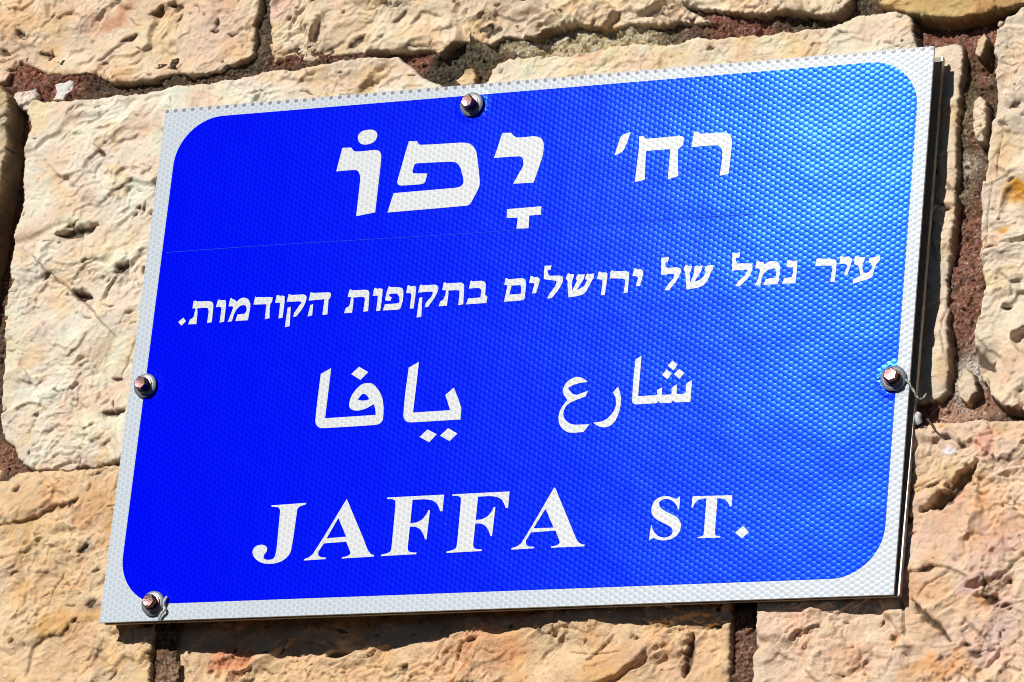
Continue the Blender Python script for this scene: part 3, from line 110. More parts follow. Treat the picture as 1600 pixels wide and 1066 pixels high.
def gnoise(x, z, seed):
    ix = np.floor(x); iz = np.floor(z)
    fx = (x - ix).astype(np.float32); fz = (z - iz).astype(np.float32)
    ux = fx * fx * fx * (fx * (fx * 6 - 15) + 10); uz = fz * fz * fz * (fz * (fz * 6 - 15) + 10)
    def g(dx, dz):
        a = _hash(ix + dx, iz + dz, seed) * np.float32(6.2831853)
        return np.cos(a) * (fx - dx) + np.sin(a) * (fz - dz)
    a = g(0, 0); b = g(1, 0); c = g(0, 1); d = g(1, 1)
    return ((a + (b - a) * ux) * (1 - uz) + (c + (d - c) * ux) * uz) * 1.5

def fbm(x, z, size, octaves, seed, gain=0.5):
    h = 0; a = 1.0; f = 1.0 / size
    for o in range(octaves):
        h = h + a * gnoise(x * f + 17.3 * o, z * f - 9.1 * o, seed + o)
        a *= gain; f *= 2.03
    return h

def chips(x, z, size, sharp, slope, seed, stretch=1.5, ang=0.6, step=0.62):
    """split-stone facets: a tilted plane per cell, blended at the cell borders"""
    ca, sa = math.cos(ang), math.sin(ang)
    u = (x * ca + z * sa) / (size * stretch); v = (-x * sa + z * ca) / size
    iu = np.floor(u); iv = np.floor(v)
    num = 0; den = 1e-30
    for du in (-1, 0, 1):
        for dv in (-1, 0, 1):
            cu = iu + du; cv = iv + dv
            pu = cu + 0.5 + 0.8 * (_hash(cu, cv, seed) - 0.5); pv = cv + 0.5 + 0.8 * (_hash(cu, cv, seed + 7) - 0.5)
            ex = u - pu; ez = v - pv
            w = np.exp(-sharp * (ex * ex + ez * ez))
            gx = (_hash(cu, cv, seed + 11) - 0.5) * 2; gz = (_hash(cu, cv, seed + 13) - 0.5) * 2
            off = (_hash(cu, cv, seed + 17) - 0.5) * 2; off = off * np.abs(off) * step
            curve = (_hash(cu, cv, seed + 19) - 0.25) * 0.9
            num = num + w * (off + gx * ex + gz * ez + curve * (ex * ex + ez * ez)); den = den + w
    return num / den * slope * size

def grains(x, z, size, seed):
    u = x / size; v = z / size
    iu = np.floor(u); iv = np.floor(v)
    best = np.full(u.shape, 9.0, np.float32); val = np.zeros(u.shape, np.float32)
    for du in (-1, 0, 1):
        for dv in (-1, 0, 1):
            cu = iu + du; cv = iv + dv
            d = (u - cu - _hash(cu, cv, seed)) ** 2 + (v - cv - _hash(cu, cv, seed + 3)) ** 2
            m = d < best
            best = np.where(m, d, best); val = np.where(m, _hash(cu, cv, seed + 5), val)
    return best, val

def seg_dist(x, z, pts, closed=False):
    """distance to a polyline, signed side (+ = right of travel), parameter 0..1"""
    pts = np.array(pts, float)
    if closed:
        pts = np.vstack([pts, pts[:1]])
    L = np.hypot(*(pts[1:] - pts[:-1]).T); cum = np.concatenate([[0], np.cumsum(L)])
    best = np.full(x.shape, 1e9); side = np.zeros(x.shape); par = np.zeros(x.shape)
    for i in range(len(pts) - 1):
        ax, az = pts[i]; bx, bz = pts[i + 1]
        dx, dz = bx - ax, bz - az; l2 = dx * dx + dz * dz + 1e-9
        t = np.clip(((x - ax) * dx + (z - az) * dz) / l2, 0, 1)
        ex = x - ax - t * dx; ez = z - az - t * dz
        d = ex * ex + ez * ez
        m = d < best
        best = np.where(m, d, best)
        side = np.where(m, dz * (x - ax) - dx * (z - az), side)
        par = np.where(m, (cum[i] + t * L[i]) / cum[-1], par)
    return np.sqrt(best), np.sign(side), par

def inside(x, z, pts):
    r = np.zeros(x.shape, bool)
    n = len(pts)
    for i in range(n):
        ax, az = pts[i]; bx, bz = pts[(i + 1) % n]
        c = (az > z) != (bz > z)
        r ^= c & (x < (bx - ax) * (z - az) / ((bz - az) if bz != az else 1e-9) + ax)
    return r

def smooth(e0, e1, x):
    t = np.clip((x - e0) / (e1 - e0), 0, 1)
    return t * t * (3 - 2 * t)

def grid_mesh(X, Y, Z, mask, tint):
    """height grid -> mesh, X/Z in mm, Y in mm; faces look towards -Y"""
    nz, nx = X.shape
    idx = np.full(X.shape, -1, np.int32)
    q = mask[:-1, :-1] & mask[1:, :-1] & mask[:-1, 1:] & mask[1:, 1:]
    use = np.zeros(X.shape, bool)
    use[:-1, :-1] |= q; use[1:, :-1] |= q; use[:-1, 1:] |= q; use[1:, 1:] |= q
    idx[use] = np.arange(use.sum())
    co = np.stack([X[use], Y[use], Z[use]], 1).astype(np.float32) * 0.001
    f = np.stack([idx[:-1, :-1][q], idx[:-1, 1:][q], idx[1:, 1:][q], idx[1:, :-1][q]], 1).astype(np.int32)
    me = bpy.data.meshes.new('m')
    me.vertices.add(len(co)); me.vertices.foreach_set('co', co.ravel())
    me.loops.add(f.size); me.loops.foreach_set('vertex_index', f.ravel())
    me.polygons.add(len(f)); me.polygons.foreach_set('loop_start', np.arange(0, f.size, 4, dtype=np.int32))
    me.update(calc_edges=True)
    me.polygons.foreach_set('use_smooth', np.ones(len(f), bool))
    a = me.attributes.new('tint', 'FLOAT_COLOR', 'POINT')
    c = np.ones((len(co), 4), np.float32); c[:, :3] = tint[use]
    a.data.foreach_set('color', c.ravel())
    return me

# --- node helpers
class N:
    def __init__(self, name):
        self.m = bpy.data.materials.new(name); self.m.use_nodes = True
        self.t = self.m.node_tree; self.bsdf = self.t.nodes['Principled BSDF']
    def new(self, typ, **kw):
        n = self.t.nodes.new(typ)
        for k, v in kw.items(): setattr(n, k, v)
        return n
    def put(self, sock, v):
        if hasattr(v, 'is_output') or isinstance(v, bpy.types.NodeSocket): self.t.links.new(v, sock)
        else: sock.default_value = v
    def math(self, op, a, b=0.0, c=None, clamp=False):
        n = self.new('ShaderNodeMath', operation=op, use_clamp=clamp)
        self.put(n.inputs[0], a); self.put(n.inputs[1], b)
        if c is not None: self.put(n.inputs[2], c)
        return n.outputs[0]
    def sstep(self, x, e0, e1):
        n = self.new('ShaderNodeMapRange', interpolation_type='SMOOTHSTEP')
        self.put(n.inputs[0], x); n.inputs[1].default_value = e0; n.inputs[2].default_value = e1
        return n.outputs[0]
    def mix(self, f, a, b):
        n = self.new('ShaderNodeMix', data_type='RGBA')
        self.put(n.inputs[0], f); self.put(n.inputs[6], a); self.put(n.inputs[7], b)
        return n.outputs[2]
    def noise(self, scale, detail=2, rough=0.5, vec=None):
        n = self.new('ShaderNodeTexNoise')
        n.inputs['Scale'].default_value = scale; n.inputs['Detail'].default_value = detail; n.inputs['Roughness'].default_value = rough
        if vec is not None: self.put(n.inputs['Vector'], vec)
        return n.outputs['Fac']
    def bump(self, h, dist, strength=1.0, normal=None):
        n = self.new('ShaderNodeBump')
        n.inputs['Strength'].default_value = strength; n.inputs['Distance'].default_value = dist
        self.put(n.inputs['Height'], h)
        if normal is not None: self.put(n.inputs['Normal'], normal)
        return n.outputs[0]
    def set(self, **kw):
        for k, v in kw.items(): self.put(self.bsdf.inputs[k.replace('_', ' ')], v)

def rgba(c): return (c[0], c[1], c[2], 1.0)

def rock_material(name, rough, grain):
    n = N(name)
    at = n.new('ShaderNodeAttribute', attribute_name='tint')
    tc = n.new('ShaderNodeTexCoord').outputs['Object']
    a = n.noise(900, 3, 0.6, tc)
    b = n.noise(160, 4, 0.65, tc)
    v = n.math('ADD', n.math('MULTIPLY', a, 0.22), n.math('MULTIPLY', b, 0.30))
    v = n.math('ADD', v, 0.74)
    mul = n.new('ShaderNodeVectorMath', operation='SCALE')
    n.put(mul.inputs[0], at.outputs['Color']); n.put(mul.inputs['Scale'], v)
    h = n.math('ADD', n.noise(2600, 2, 0.5, tc), n.math('MULTIPLY', n.noise(700, 3, 0.6, tc), 1.8))
    rg = n.new('ShaderNodeTexNoise', noise_type='RIDGED_MULTIFRACTAL')
    n.put(rg.inputs['Vector'], tc); rg.inputs['Scale'].default_value = 190; rg.inputs['Detail'].default_value = 5
    rg.inputs['Roughness'].default_value = 0.6; rg.inputs['Lacunarity'].default_value = 2.1
    nb = n.bump(rg.outputs['Fac'], 0.0013 if grain < 0.0005 else 0.0003)
    n.set(Base_Color=mul.outputs[0], Roughness=rough, Specular_IOR_Level=0.15, Normal=n.bump(h, grain, 1.0, nb))
    return n.m

def plain(name, col, rough, metal=0.0, bumpscale=None, bumpd=0.0001, spec=0.5):
    n = N(name)
    tc = n.new('ShaderNodeTexCoord').outputs['Object']
    v = n.noise(300, 3, 0.6, tc)
    c = n.mix(n.sstep(v, 0.35, 0.7), rgba([x * 0.82 for x in col]), rgba(col))
    n.set(Base_Color=c, Roughness=rough, Metallic=metal, Specular_IOR_Level=spec)
    if bumpscale:
        n.set(Normal=n.bump(n.noise(bumpscale, 2, 0.5, tc), bumpd))
    return n.m

# ------------------------------------------------------------------ honeycomb retroreflective sheet
SCUFFS = ((0.0435, 0.0905, 0.011), (0.0785, 0.1095, 0.008), (0.2325, 0.0485, 0.013), (0.195, -0.117, 0.008), (0.164, 0.158, 0.010))
CX, CZ = 0.00640, 0.00392             # horizontal period (two columns) and row pitch of the cells

def sheet_material(name, cell, rim, tint, spec, dirt=False, rough=0.24, dome=0.00004, ior=1.5):
    n = N(name)
    tc = n.new('ShaderNodeTexCoord').outputs['Object']
    sp = n.new('ShaderNodeSeparateXYZ'); n.put(sp.inputs[0], tc)
    X = n.math('MULTIPLY', sp.outputs[0], 1.7320508 / CX); Z = n.math('DIVIDE', sp.outputs[2], CZ)
    def cellcoords(ox, oz):
        px = n.math('SUBTRACT', n.math('FLOORED_MODULO', n.math('ADD', X, ox), 1.7320508), 0.8660254)
        pz = n.math('SUBTRACT', n.math('FLOORED_MODULO', n.math('ADD', Z, oz), 1.0), 0.5)
        r2 = n.math('ADD', n.math('MULTIPLY', px, px), n.math('MULTIPLY', pz, pz))
        return px, pz, r2
    ax, az, ar = cellcoords(50 * 1.7320508, 50.0); bx, bz, br = cellcoords(50.5 * 1.7320508, 50.5)
    k = n.math('LESS_THAN', br, ar)
    def sel(p, q): return n.math('ADD', p, n.math('MULTIPLY', k, n.math('SUBTRACT', q, p)))
    px = sel(ax, bx); pz = sel(az, bz); r2 = sel(ar, br)
    apx = n.math('ABSOLUTE', px); apz = n.math('ABSOLUTE', pz)
    hexd = n.math('MAXIMUM', apz, n.math('ADD', n.math('MULTIPLY', apx, 0.8660254), n.math('MULTIPLY', apz, 0.5)))
    edge = n.math('MAXIMUM', n.sstep(hexd, 0.37, 0.455), n.sstep(n.math('SQRT', r2), 0.36, 0.50))
    col = n.mix(edge, rgba(cell), rgba(rim))
    # faint wear: pale scuffs and mottling of the film
    scuff = n.sstep(n.noise(38, 6, 0.72, tc), 0.66, 0.80)
    fine = n.sstep(n.noise(900, 2, 0.5, tc), 0.56, 0.72)
    for qx, qz, qr in SCUFFS:         # rubbed and chalky places
        ex = n.math('SUBTRACT', sp.outputs[0], qx); ez = n.math('SUBTRACT', sp.outputs[2], qz)
        q = n.math('SQRT', n.math('ADD', n.math('MULTIPLY', ex, ex), n.math('MULTIPLY', ez, ez)))
        scuff = n.math('MAXIMUM', scuff, n.math('SUBTRACT', 1.0, n.sstep(q, 0.0, qr)))
    col = n.mix(n.math('MULTIPLY', n.math('MULTIPLY', scuff, fine), 0.34), col, rgba([min(1, c * 0.7 + 0.22) for c in rim]))
    if dirt:   # the cut cells along the upper edge are full of brown dust
        m = n.math('GREATER_THAN', sp.outputs[2], 0.17566 - 0.0004)
        m = n.math('MULTIPLY', m, k)
        m = n.math('MULTIPLY', m, n.math('SUBTRACT', 1.0, n.sstep(hexd, 0.33, 0.42)))
        m = n.math('MULTIPLY', m, n.sstep(n.noise(60, 3, 0.6, tc), 0.25, 0.42))
        col = n.mix(n.math('MULTIPLY', m, 0.65), col, (0.16, 0.10, 0.055, 1))
        st = n.sstep(n.noise(22, 5, 0.65, tc), 0.60, 0.74)
        col = n.mix(n.math('MULTIPLY', st, 0.16), col, (0.42, 0.36, 0.27, 1))
    d = n.math('SUBTRACT', 1.0, n.math('DIVIDE', r2, 0.2116))
    d = n.math('MAXIMUM', d, -0.12)
    wob = n.math('MULTIPLY', n.noise(140, 3, 0.6, tc), 0.3)
    fl = n.math('MULTIPLY', n.noise(9, 2, 0.5, tc), 2.4)
    near = None                       # the film is puckered round each screw
    for qx, qz in ((-0.0435, 0.1628), (-0.2576, -0.0178), (0.2601, -0.0411), (-0.2315, -0.1666)):
        ex = n.math('SUBTRACT', sp.outputs[0], qx); ez = n.math('SUBTRACT', sp.outputs[2], qz)
        q = n.math('SQRT', n.math('ADD', n.math('MULTIPLY', ex, ex), n.math('MULTIPLY', ez, ez)))
        near = q if near is None else n.math('MINIMUM', near, q)
    puck = n.math('SUBTRACT', 1.0, n.sstep(near, 0.0085, 0.0135))
    puck = n.math('MULTIPLY', n.math('MULTIPLY', puck, n.noise(420, 3, 0.6, tc)), 7.0)
    nick = n.sstep(n.noise(210, 4, 0.7, tc), 0.70, 0.78)
    nick = n.math('MULTIPLY', n.math('MULTIPLY', nick, n.sstep(n.noise(14, 3, 0.6, tc), 0.48, 0.62)), 2.2)
    h = n.math('ADD', n.math('ADD', n.math('ADD', n.math('ADD', d, wob), fl), puck), nick)
    # bow and lean added in the bump alone, to place the sheen; the plate is flat
    sheen_bow = n.math('MULTIPLY', n.math('MULTIPLY', sp.outputs[0], sp.outputs[0]), -0.5 * 0.125 / dome)
    sheen_bow = n.math('ADD', sheen_bow, n.math('MULTIPLY', sp.outputs[2], -0.014 / dome))
    sheen_bow = n.math('ADD', sheen_bow, n.math('MULTIPLY', n.math('MULTIPLY', sp.outputs[2], sp.outputs[2]), 0.5 * 0.10 / dome))
    h = n.math('ADD', h, sheen_bow)
    h = n.math('ADD', h, n.math('MULTIPLY', n.noise(11, 3, 0.5, tc), 0.0004 / dome))
    nb = n.bump(h, dome)
    n.set(Base_Color=col, Roughness=rough, IOR=ior, Specular_IOR_Level=spec, Specular_Tint=rgba(tint), Normal=nb)
    return n.m

M_WHITE = sheet_material('white_reflective_sheet', (0.55, 0.61, 0.68), (0.69, 0.75, 0.80), (1, 1, 1), 0.07, dirt=True)
M_LETTER = sheet_material('white_reflective_lettering', (0.67, 0.70, 0.72), (0.82, 0.84, 0.86), (1, 1, 1), 0.07)
M_BLUE = sheet_material('blue_reflective_film', (0.0, 0.0, 0.86), (0.0, 0.003, 1.0), (0.025, 0.36, 1.0), 0.26, rough=0.15, dome=0.000021, ior=1.5)
M_ALU = plain('weathered_aluminium', (0.34, 0.33, 0.31), 0.45, 0.9, 700, 0.0002)
M_BROWN = plain('dusty_back_plate', (0.34, 0.30, 0.26), 0.6, 0.3, 900, 0.0004)
M_ZINC = plain('grey_zinc_washer', (0.40, 0.44, 0.46), 0.45, 0.6, 800, 0.0001)
M_RUBBER = plain('black_rubber_seal', (0.02, 0.02, 0.022), 0.6)
def head_material():
    n = N('iridescent_zinc_screw_head')
    tc = n.new('ShaderNodeTexCoord').outputs['Object']
    f = n.sstep(n.noise(260, 3, 0.6, tc), 0.35, 0.65)
    c = n.mix(f, (0.17, 0.085, 0.105, 1), (0.26, 0.16, 0.12, 1))
    n.set(Base_Color=c, Roughness=0.32, Metallic=1.0, Normal=n.bump(n.noise(1200, 2, 0.5, tc), 0.00012))
    return n.m
M_HEAD = head_material()
M_ROCK = rock_material('split_limestone', 0.92, 0.00035)
M_MORTAR = rock_material('sandy_mortar', 0.95, 0.0007)
M_SWARF = plain('pale_plastic_scrap', (0.72, 0.72, 0.70), 0.5, 0.0, 900, 0.0003)
M_WIRE = plain('dull_grey_wire', (0.42, 0.42, 0.38), 0.45, 0.4, 1500, 0.0004)

# ------------------------------------------------------------------ the wall
wall = thing('stone_wall', 'rough split limestone wall with reddish sandy mortar joints behind the blue sign', 'wall', (0, 0.03, -0.5))
WALL_OFF = Vector((0, -0.03, 0.5))

def part_of_wall(name, me, mat, label=None):
    o = add_obj(name, me, mat, wall, label)
    o.location = WALL_OFF
    return o

def blend(tint, m, colour):
    return tint + (lin(colour)[None, None, :] - tint) * m[..., None]

def stone(key, depth, poly, base, amp, step, seed, feats=(), tints=(), extra=None, label=None, name='stone', radius=2.4):
    P = np.array(poly)
    x0, z0 = P.min(0) - 5; x1, z1 = P.max(0) + 5
    X, Z = np.meshgrid(np.arange(x0, x1, step), np.arange(z0, z1, step))
    d, _, _ = seg_dist(X, Z, poly, True)
    sd = np.where(inside(X, Z, poly), d, -d)             # + inside
    sd = sd + fbm(X, Z, 9, 3, seed + 50) * 0.8 + np.abs(fbm(X, Z, 4.5, 3, seed + 51)) * 0.9 - 0.2
    # relief, positive = towards the viewer
    wx = X + fbm(X, Z, 45, 3, seed) * 9; wz = Z + fbm(X, Z, 45, 3, seed + 5) * 9
    sel = smooth(-0.4, 0.4, fbm(X, Z, 50, 2, seed + 31))
    h = chips(wx, wz, 66, 12, 0.075, seed + 20, step=0.1) * amp
    h += chips(wx, wz, 29, 26, 0.17, seed + 21, 1.6, 0.5, 0.10) * amp
    h += chips(wx + fbm(X, Z, 9, 2, seed + 6) * 2.0, wz, 13, 36, 0.19, seed + 22, 1.6, 0.4, 0.3) * amp * (0.35 + 0.8 * sel)
    h += chips(wx + fbm(X, Z, 5, 2, seed + 7) * 1.2, wz, 5.5, 30, 0.26, seed + 23, 1.5, 0.7, 0.5) * amp * (0.25 + 0.9 * sel)
    h += chips(wx, wz + fbm(X, Z, 3, 2, seed + 8) * 0.6, 2.6, 20, 0.30, seed + 24, 1.3, 0.2) * amp * (0.3 + 0.8 * sel)
    ca, sa = math.cos(0.55), math.sin(0.55)
    U = (wx * ca + wz * sa) / 1.5; V = -wx * sa + wz * ca
    for size, k in ((34, 0.32), (17, 0.24), (8.5, 0.2), (4.2, 0.2), (2.2, 0.16)):
        e = 1.0 if size > 20 else (0.45 + 0.75 * sel)
        h += (0.45 - np.abs(gnoise(U / size + 3.7, V / size - 1.9, seed + 200 + int(size)))) * k * amp * e
        h -= (0.35 - np.abs(gnoise(U / size * 0.9 + 13.1, V / size * 1.1 + 5.3, seed + 300 + int(size)))) * k * 0.75 * amp * e
    h += fbm(X, Z, 12, 5, seed + 40, 0.6) * 0.35 * amp
    h += fbm(X, Z, 3.2, 2, seed + 44, 0.7) * 0.11 * (0.5 + 0.7 * sel)
    # small vugs and pits
    g, gv = grains(X + fbm(X, Z, 6, 2, seed + 3) * 1.5, Z, 8.0, seed + 60)
    pit = np.where(gv > 0.86, np.exp(-g * 64 / (0.35 + 1.1 * (gv - 0.86) * 7) ** 2), 0) * smooth(0.1, 0.5, fbm(X, Z, 45, 2, seed + 33))
    h -= pit * 1.4
    # hairline cracks
    cr = np.abs(fbm(X * 0.8 + Z * 0.5, Z - X * 0.3, 48, 3, seed + 70))
    crack = np.exp(-(cr / 0.010) ** 2) * smooth(0.1, 0.5, fbm(X, Z, 40, 2, seed + 71))
    h -= crack * 0.7
    cr2 = np.abs(fbm(X * 0.9 + Z * 0.6, Z - X * 0.45, 21, 4, seed + 74))
    crack2 = np.exp(-(cr2 / 0.016) ** 2) * smooth(0.12, 0.4, fbm(X, Z, 26, 3, seed + 75))
    h -= crack2 * 0.55 * np.minimum(amp, 1)
    crack = np.maximum(crack, crack2 * 0.8)
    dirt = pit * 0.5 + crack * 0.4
    jit = fbm(X, Z, 7, 3, seed + 80)
    feats = list(feats)
    if step < 1:                                            # short splits and slits of the bedding
        r = random.Random(seed)
        lo, hi = P.min(0), P.max(0)
        cx0, cx1 = max(lo[0], -430), min(hi[0], 365); cz0, cz1 = max(lo[1], -245), min(hi[1], 290)
        for _ in range(int((cx1 - cx0) * (cz1 - cz0) / 620)):
            x, z = r.uniform(cx0, cx1), r.uniform(cz0, cz1)
            if -262 < x < 262 and -170 < z < 168: continue
            a = r.gauss(0.55, 0.5); L = r.choice((2.5, 4, 6, 9)) * r.uniform(0.7, 1.3)
            k = r.gauss(0, 0.25)
            feats.append((r.choice('ppc'), [(x, z), (x + L * .5 * math.cos(a), z + L * .5 * math.sin(a)), (x + L * .5 * (math.cos(a) + math.cos(a + k)), z + L * .5 * (math.sin(a) + math.sin(a + k)))], r.uniform(0.8, 1.9), r.uniform(0.45, 1.0)))
    for kind, pts, dep, wid in feats:
        pa = np.array(pts); m = wid * 4 + 4
        bx = (X[0] > pa[:, 0].min() - m) & (X[0] < pa[:, 0].max() + m)
        bz = (Z[:, 0] > pa[:, 1].min() - m) & (Z[:, 0] < pa[:, 1].max() + m)
        if not bx.any() or not bz.any(): continue
        sl = np.ix_(bz, bx)
        jj = jit[sl]
        dd, side, par = seg_dist(X[sl] + jj * 0.9, Z[sl] + fbm(X[sl], Z[sl], 6, 2, seed + 81) * 0.9, pts)
        L = np.hypot(*(pa[1:] - pa[:-1]).T).sum()
        endd = np.minimum(par, 1 - par) * L
        tap = smooth(-0.5, min(5.0, L * 0.35), endd)
        if kind == 'l':                                     # a broken ledge, the low ground on its right / lower side
            s = dd * side
            low = smooth(-0.2, 0.9, s) * np.exp(-(np.maximum(s, 0) / (1.7 * wid)) ** 1.5)
            high = smooth(-wid, 0, s) * (s < 0.3)
            h[sl] += (-low * dep * 0.75 + high * dep * 0.1) * tap
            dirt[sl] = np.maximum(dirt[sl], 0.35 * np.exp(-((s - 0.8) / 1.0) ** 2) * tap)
        else:
            w = wid * (1 + 0.7 * jj) * (0.25 + 0.95 * np.sin(np.pi * np.clip(par, 0.02, 0.98))) if kind == 'p' else wid * (0.8 + 0.5 * jj)
            prof = np.exp(-(dd / np.maximum(w, 0.3)) ** 2)
            if kind == 'p': prof = np.exp(-(dd / np.maximum(w, 0.3)) ** 2 * np.where(side < 0, 1.6, 0.5))
            tp = tap if kind == 'c' else smooth(-1.5, 1.0, endd + 0.5)
            h[sl] -= prof * dep * tp * 1.35
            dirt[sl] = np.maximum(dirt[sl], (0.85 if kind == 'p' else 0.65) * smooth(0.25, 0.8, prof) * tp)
    if extra is not None: h = h + extra(X, Z)
    # rounded, broken arris and the sides going back into the joint
    rad = radius * (1 + 0.8 * fbm(X, Z, 16, 3, seed + 90))
    t = np.clip(1 - sd / np.maximum(rad, 1.0), 0, 1)
    h -= (1 - np.sqrt(np.maximum(1 - t * t, 0))) * np.maximum(rad, 1.0) * 0.8
    Y = depth - h
    Y = np.where(sd < 0, Y + (-sd) * 8.0 + fbm(X, Z, 3.0, 2, seed + 95) * np.minimum(-sd, 1) * 3.0, Y)
    Y = np.minimum(Y, 46)
    mask = sd > -4.0
    # colour of the stone itself, then dirt and painted side shade over it
    tint = np.tile(lin(base), X.shape + (1,))
    v = fbm(X, Z, 55, 4, seed + 100); w = fbm(X, Z, 24, 4, seed + 101)
    warm = np.array([1.0, 0.90, 0.76]); cool = np.array([0.99, 0.99, 1.03])
    tint = tint * (1 + (warm - 1) * (np.clip(v, 0, 1) * 0.9)[..., None]) * (1 + (cool - 1) * np.clip(-v, 0, 1)[..., None])
    pk = smooth(0.05, 0.6, fbm(X, Z, 38, 4, seed + 104)) * 0.8; oc = smooth(0.15, 0.7, fbm(X, Z, 30, 4, seed + 107)) * 0.7
    tint = tint * (1 + (np.array([1.02, 0.90, 0.84]) - 1) * pk[..., None]) * (1 + (np.array([0.97, 0.86, 0.66]) - 1) * oc[..., None])
    tint = tint * (1 + 0.13 * w)[..., None]
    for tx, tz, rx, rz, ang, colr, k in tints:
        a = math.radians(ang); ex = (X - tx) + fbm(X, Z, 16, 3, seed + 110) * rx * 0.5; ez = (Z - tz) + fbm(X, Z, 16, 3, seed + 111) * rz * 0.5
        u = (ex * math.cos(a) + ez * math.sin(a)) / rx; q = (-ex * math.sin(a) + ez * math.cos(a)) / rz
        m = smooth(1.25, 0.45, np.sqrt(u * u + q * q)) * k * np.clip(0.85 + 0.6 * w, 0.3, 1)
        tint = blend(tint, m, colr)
    tint = tint * np.array([1.14, 1.175, 1.38])
    spk = smooth(0.45, 0.8, fbm(X, Z, 2.6, 2, seed + 120)) * smooth(-0.1, 0.5, fbm(X, Z, 60, 2, seed + 121))
    tint = tint * (1 - 0.22 * spk)[..., None]
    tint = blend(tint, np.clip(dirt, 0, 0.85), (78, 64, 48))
    tint = blend(tint, smooth(0.6, -0.6, sd + 0.5 * w) * 0.8, (92, 70, 50))  # sides and undersides: soil brown with their shade painted in
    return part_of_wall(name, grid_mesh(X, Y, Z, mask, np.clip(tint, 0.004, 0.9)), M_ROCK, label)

def bumpg(cx, cz, rx, rz, a):
    return lambda X, Z: a * np.exp(-((X - cx) / rx) ** 2 - ((Z - cz) / rz) ** 2)

EXTRA = {
    'J': lambda X, Z: 16.0 * smooth(-100, 95, X) + bumpg(15, -186, 45, 16, 3)(X, Z) - 4.0 * smooth(85, 130, X),
    'H': lambda X, Z: 0.0 * X,
    'K': lambda X, Z: -3.0 * smooth(215, 150, X),
}
STONE_LABEL = {'A': 'cream limestone block with a pinkish patch, upper left corner', 'B': 'craggy grey-cream limestone block above the top screw',
               'C': 'dull ochre stone at the top right corner', 'D': 'cream limestone block with orange stains, right edge of the wall',
               'E': 'large smooth cream block behind the right half of the sign', 'G': 'large pale cream block behind the left half of the sign',
               'H': 'narrow protruding edge of a stone at the far left', 'I': 'orange-brown veined block at the lower left corner',
               'J': 'salmon and cream block directly below the sign', 'K': 'pinkish block with a deep gouge at the lower right'}
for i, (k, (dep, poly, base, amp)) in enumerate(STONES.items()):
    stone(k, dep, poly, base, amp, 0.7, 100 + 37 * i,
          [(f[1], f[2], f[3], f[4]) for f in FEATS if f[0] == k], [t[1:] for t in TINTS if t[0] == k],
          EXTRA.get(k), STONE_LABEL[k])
# stones of the same courses beyond the edge of the photograph
for i, (ax, az, bx, bz, colr) in enumerate([
        (-985, -300, -585, -60, (222, 196, 150)), (-985, -50, -580, 235, (226, 204, 165)), (-985, 245, -560, 470, (222, 190, 140)),
        (-985, -560, -620, -310, (224, 196, 148)), (-610, -640, -250, -425, (228, 206, 168)), (-240, -640, 110, -425, (222, 194, 150)), (120, -640, 480, -425, (226, 200, 158)),
        (495, -300, 830, -70, (228, 204, 164)), (495, -60, 840, 200, (222, 196, 152)), (450, 212, 830, 440, (226, 200, 160)), (490, -640, 830, -310, (224, 198, 156)),
        (-550, 440, -200, 640, (224, 200, 158)), (-190, 440, 190, 640, (228, 204, 164)), (200, 450, 560, 640, (222, 192, 146))]):
    r = random.Random(i)
    pts = []
    for (cx, cz, ex, ez) in ((ax, az, bx, az), (bx, az, bx, bz), (bx, bz, ax, bz), (ax, bz, ax, az)):
        for t in (0, .2, .4, .6, .8):
            pts.append((cx + (ex - cx) * t + r.uniform(-5, 5), cz + (ez - cz) * t + r.uniform(-5, 5)))
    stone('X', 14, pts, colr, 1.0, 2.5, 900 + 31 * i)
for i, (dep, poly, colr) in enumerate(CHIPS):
    stone('chip', dep, poly, colr, 0.8, 0.5, 700 + 29 * i, name='stone_chip', radius=1.0)

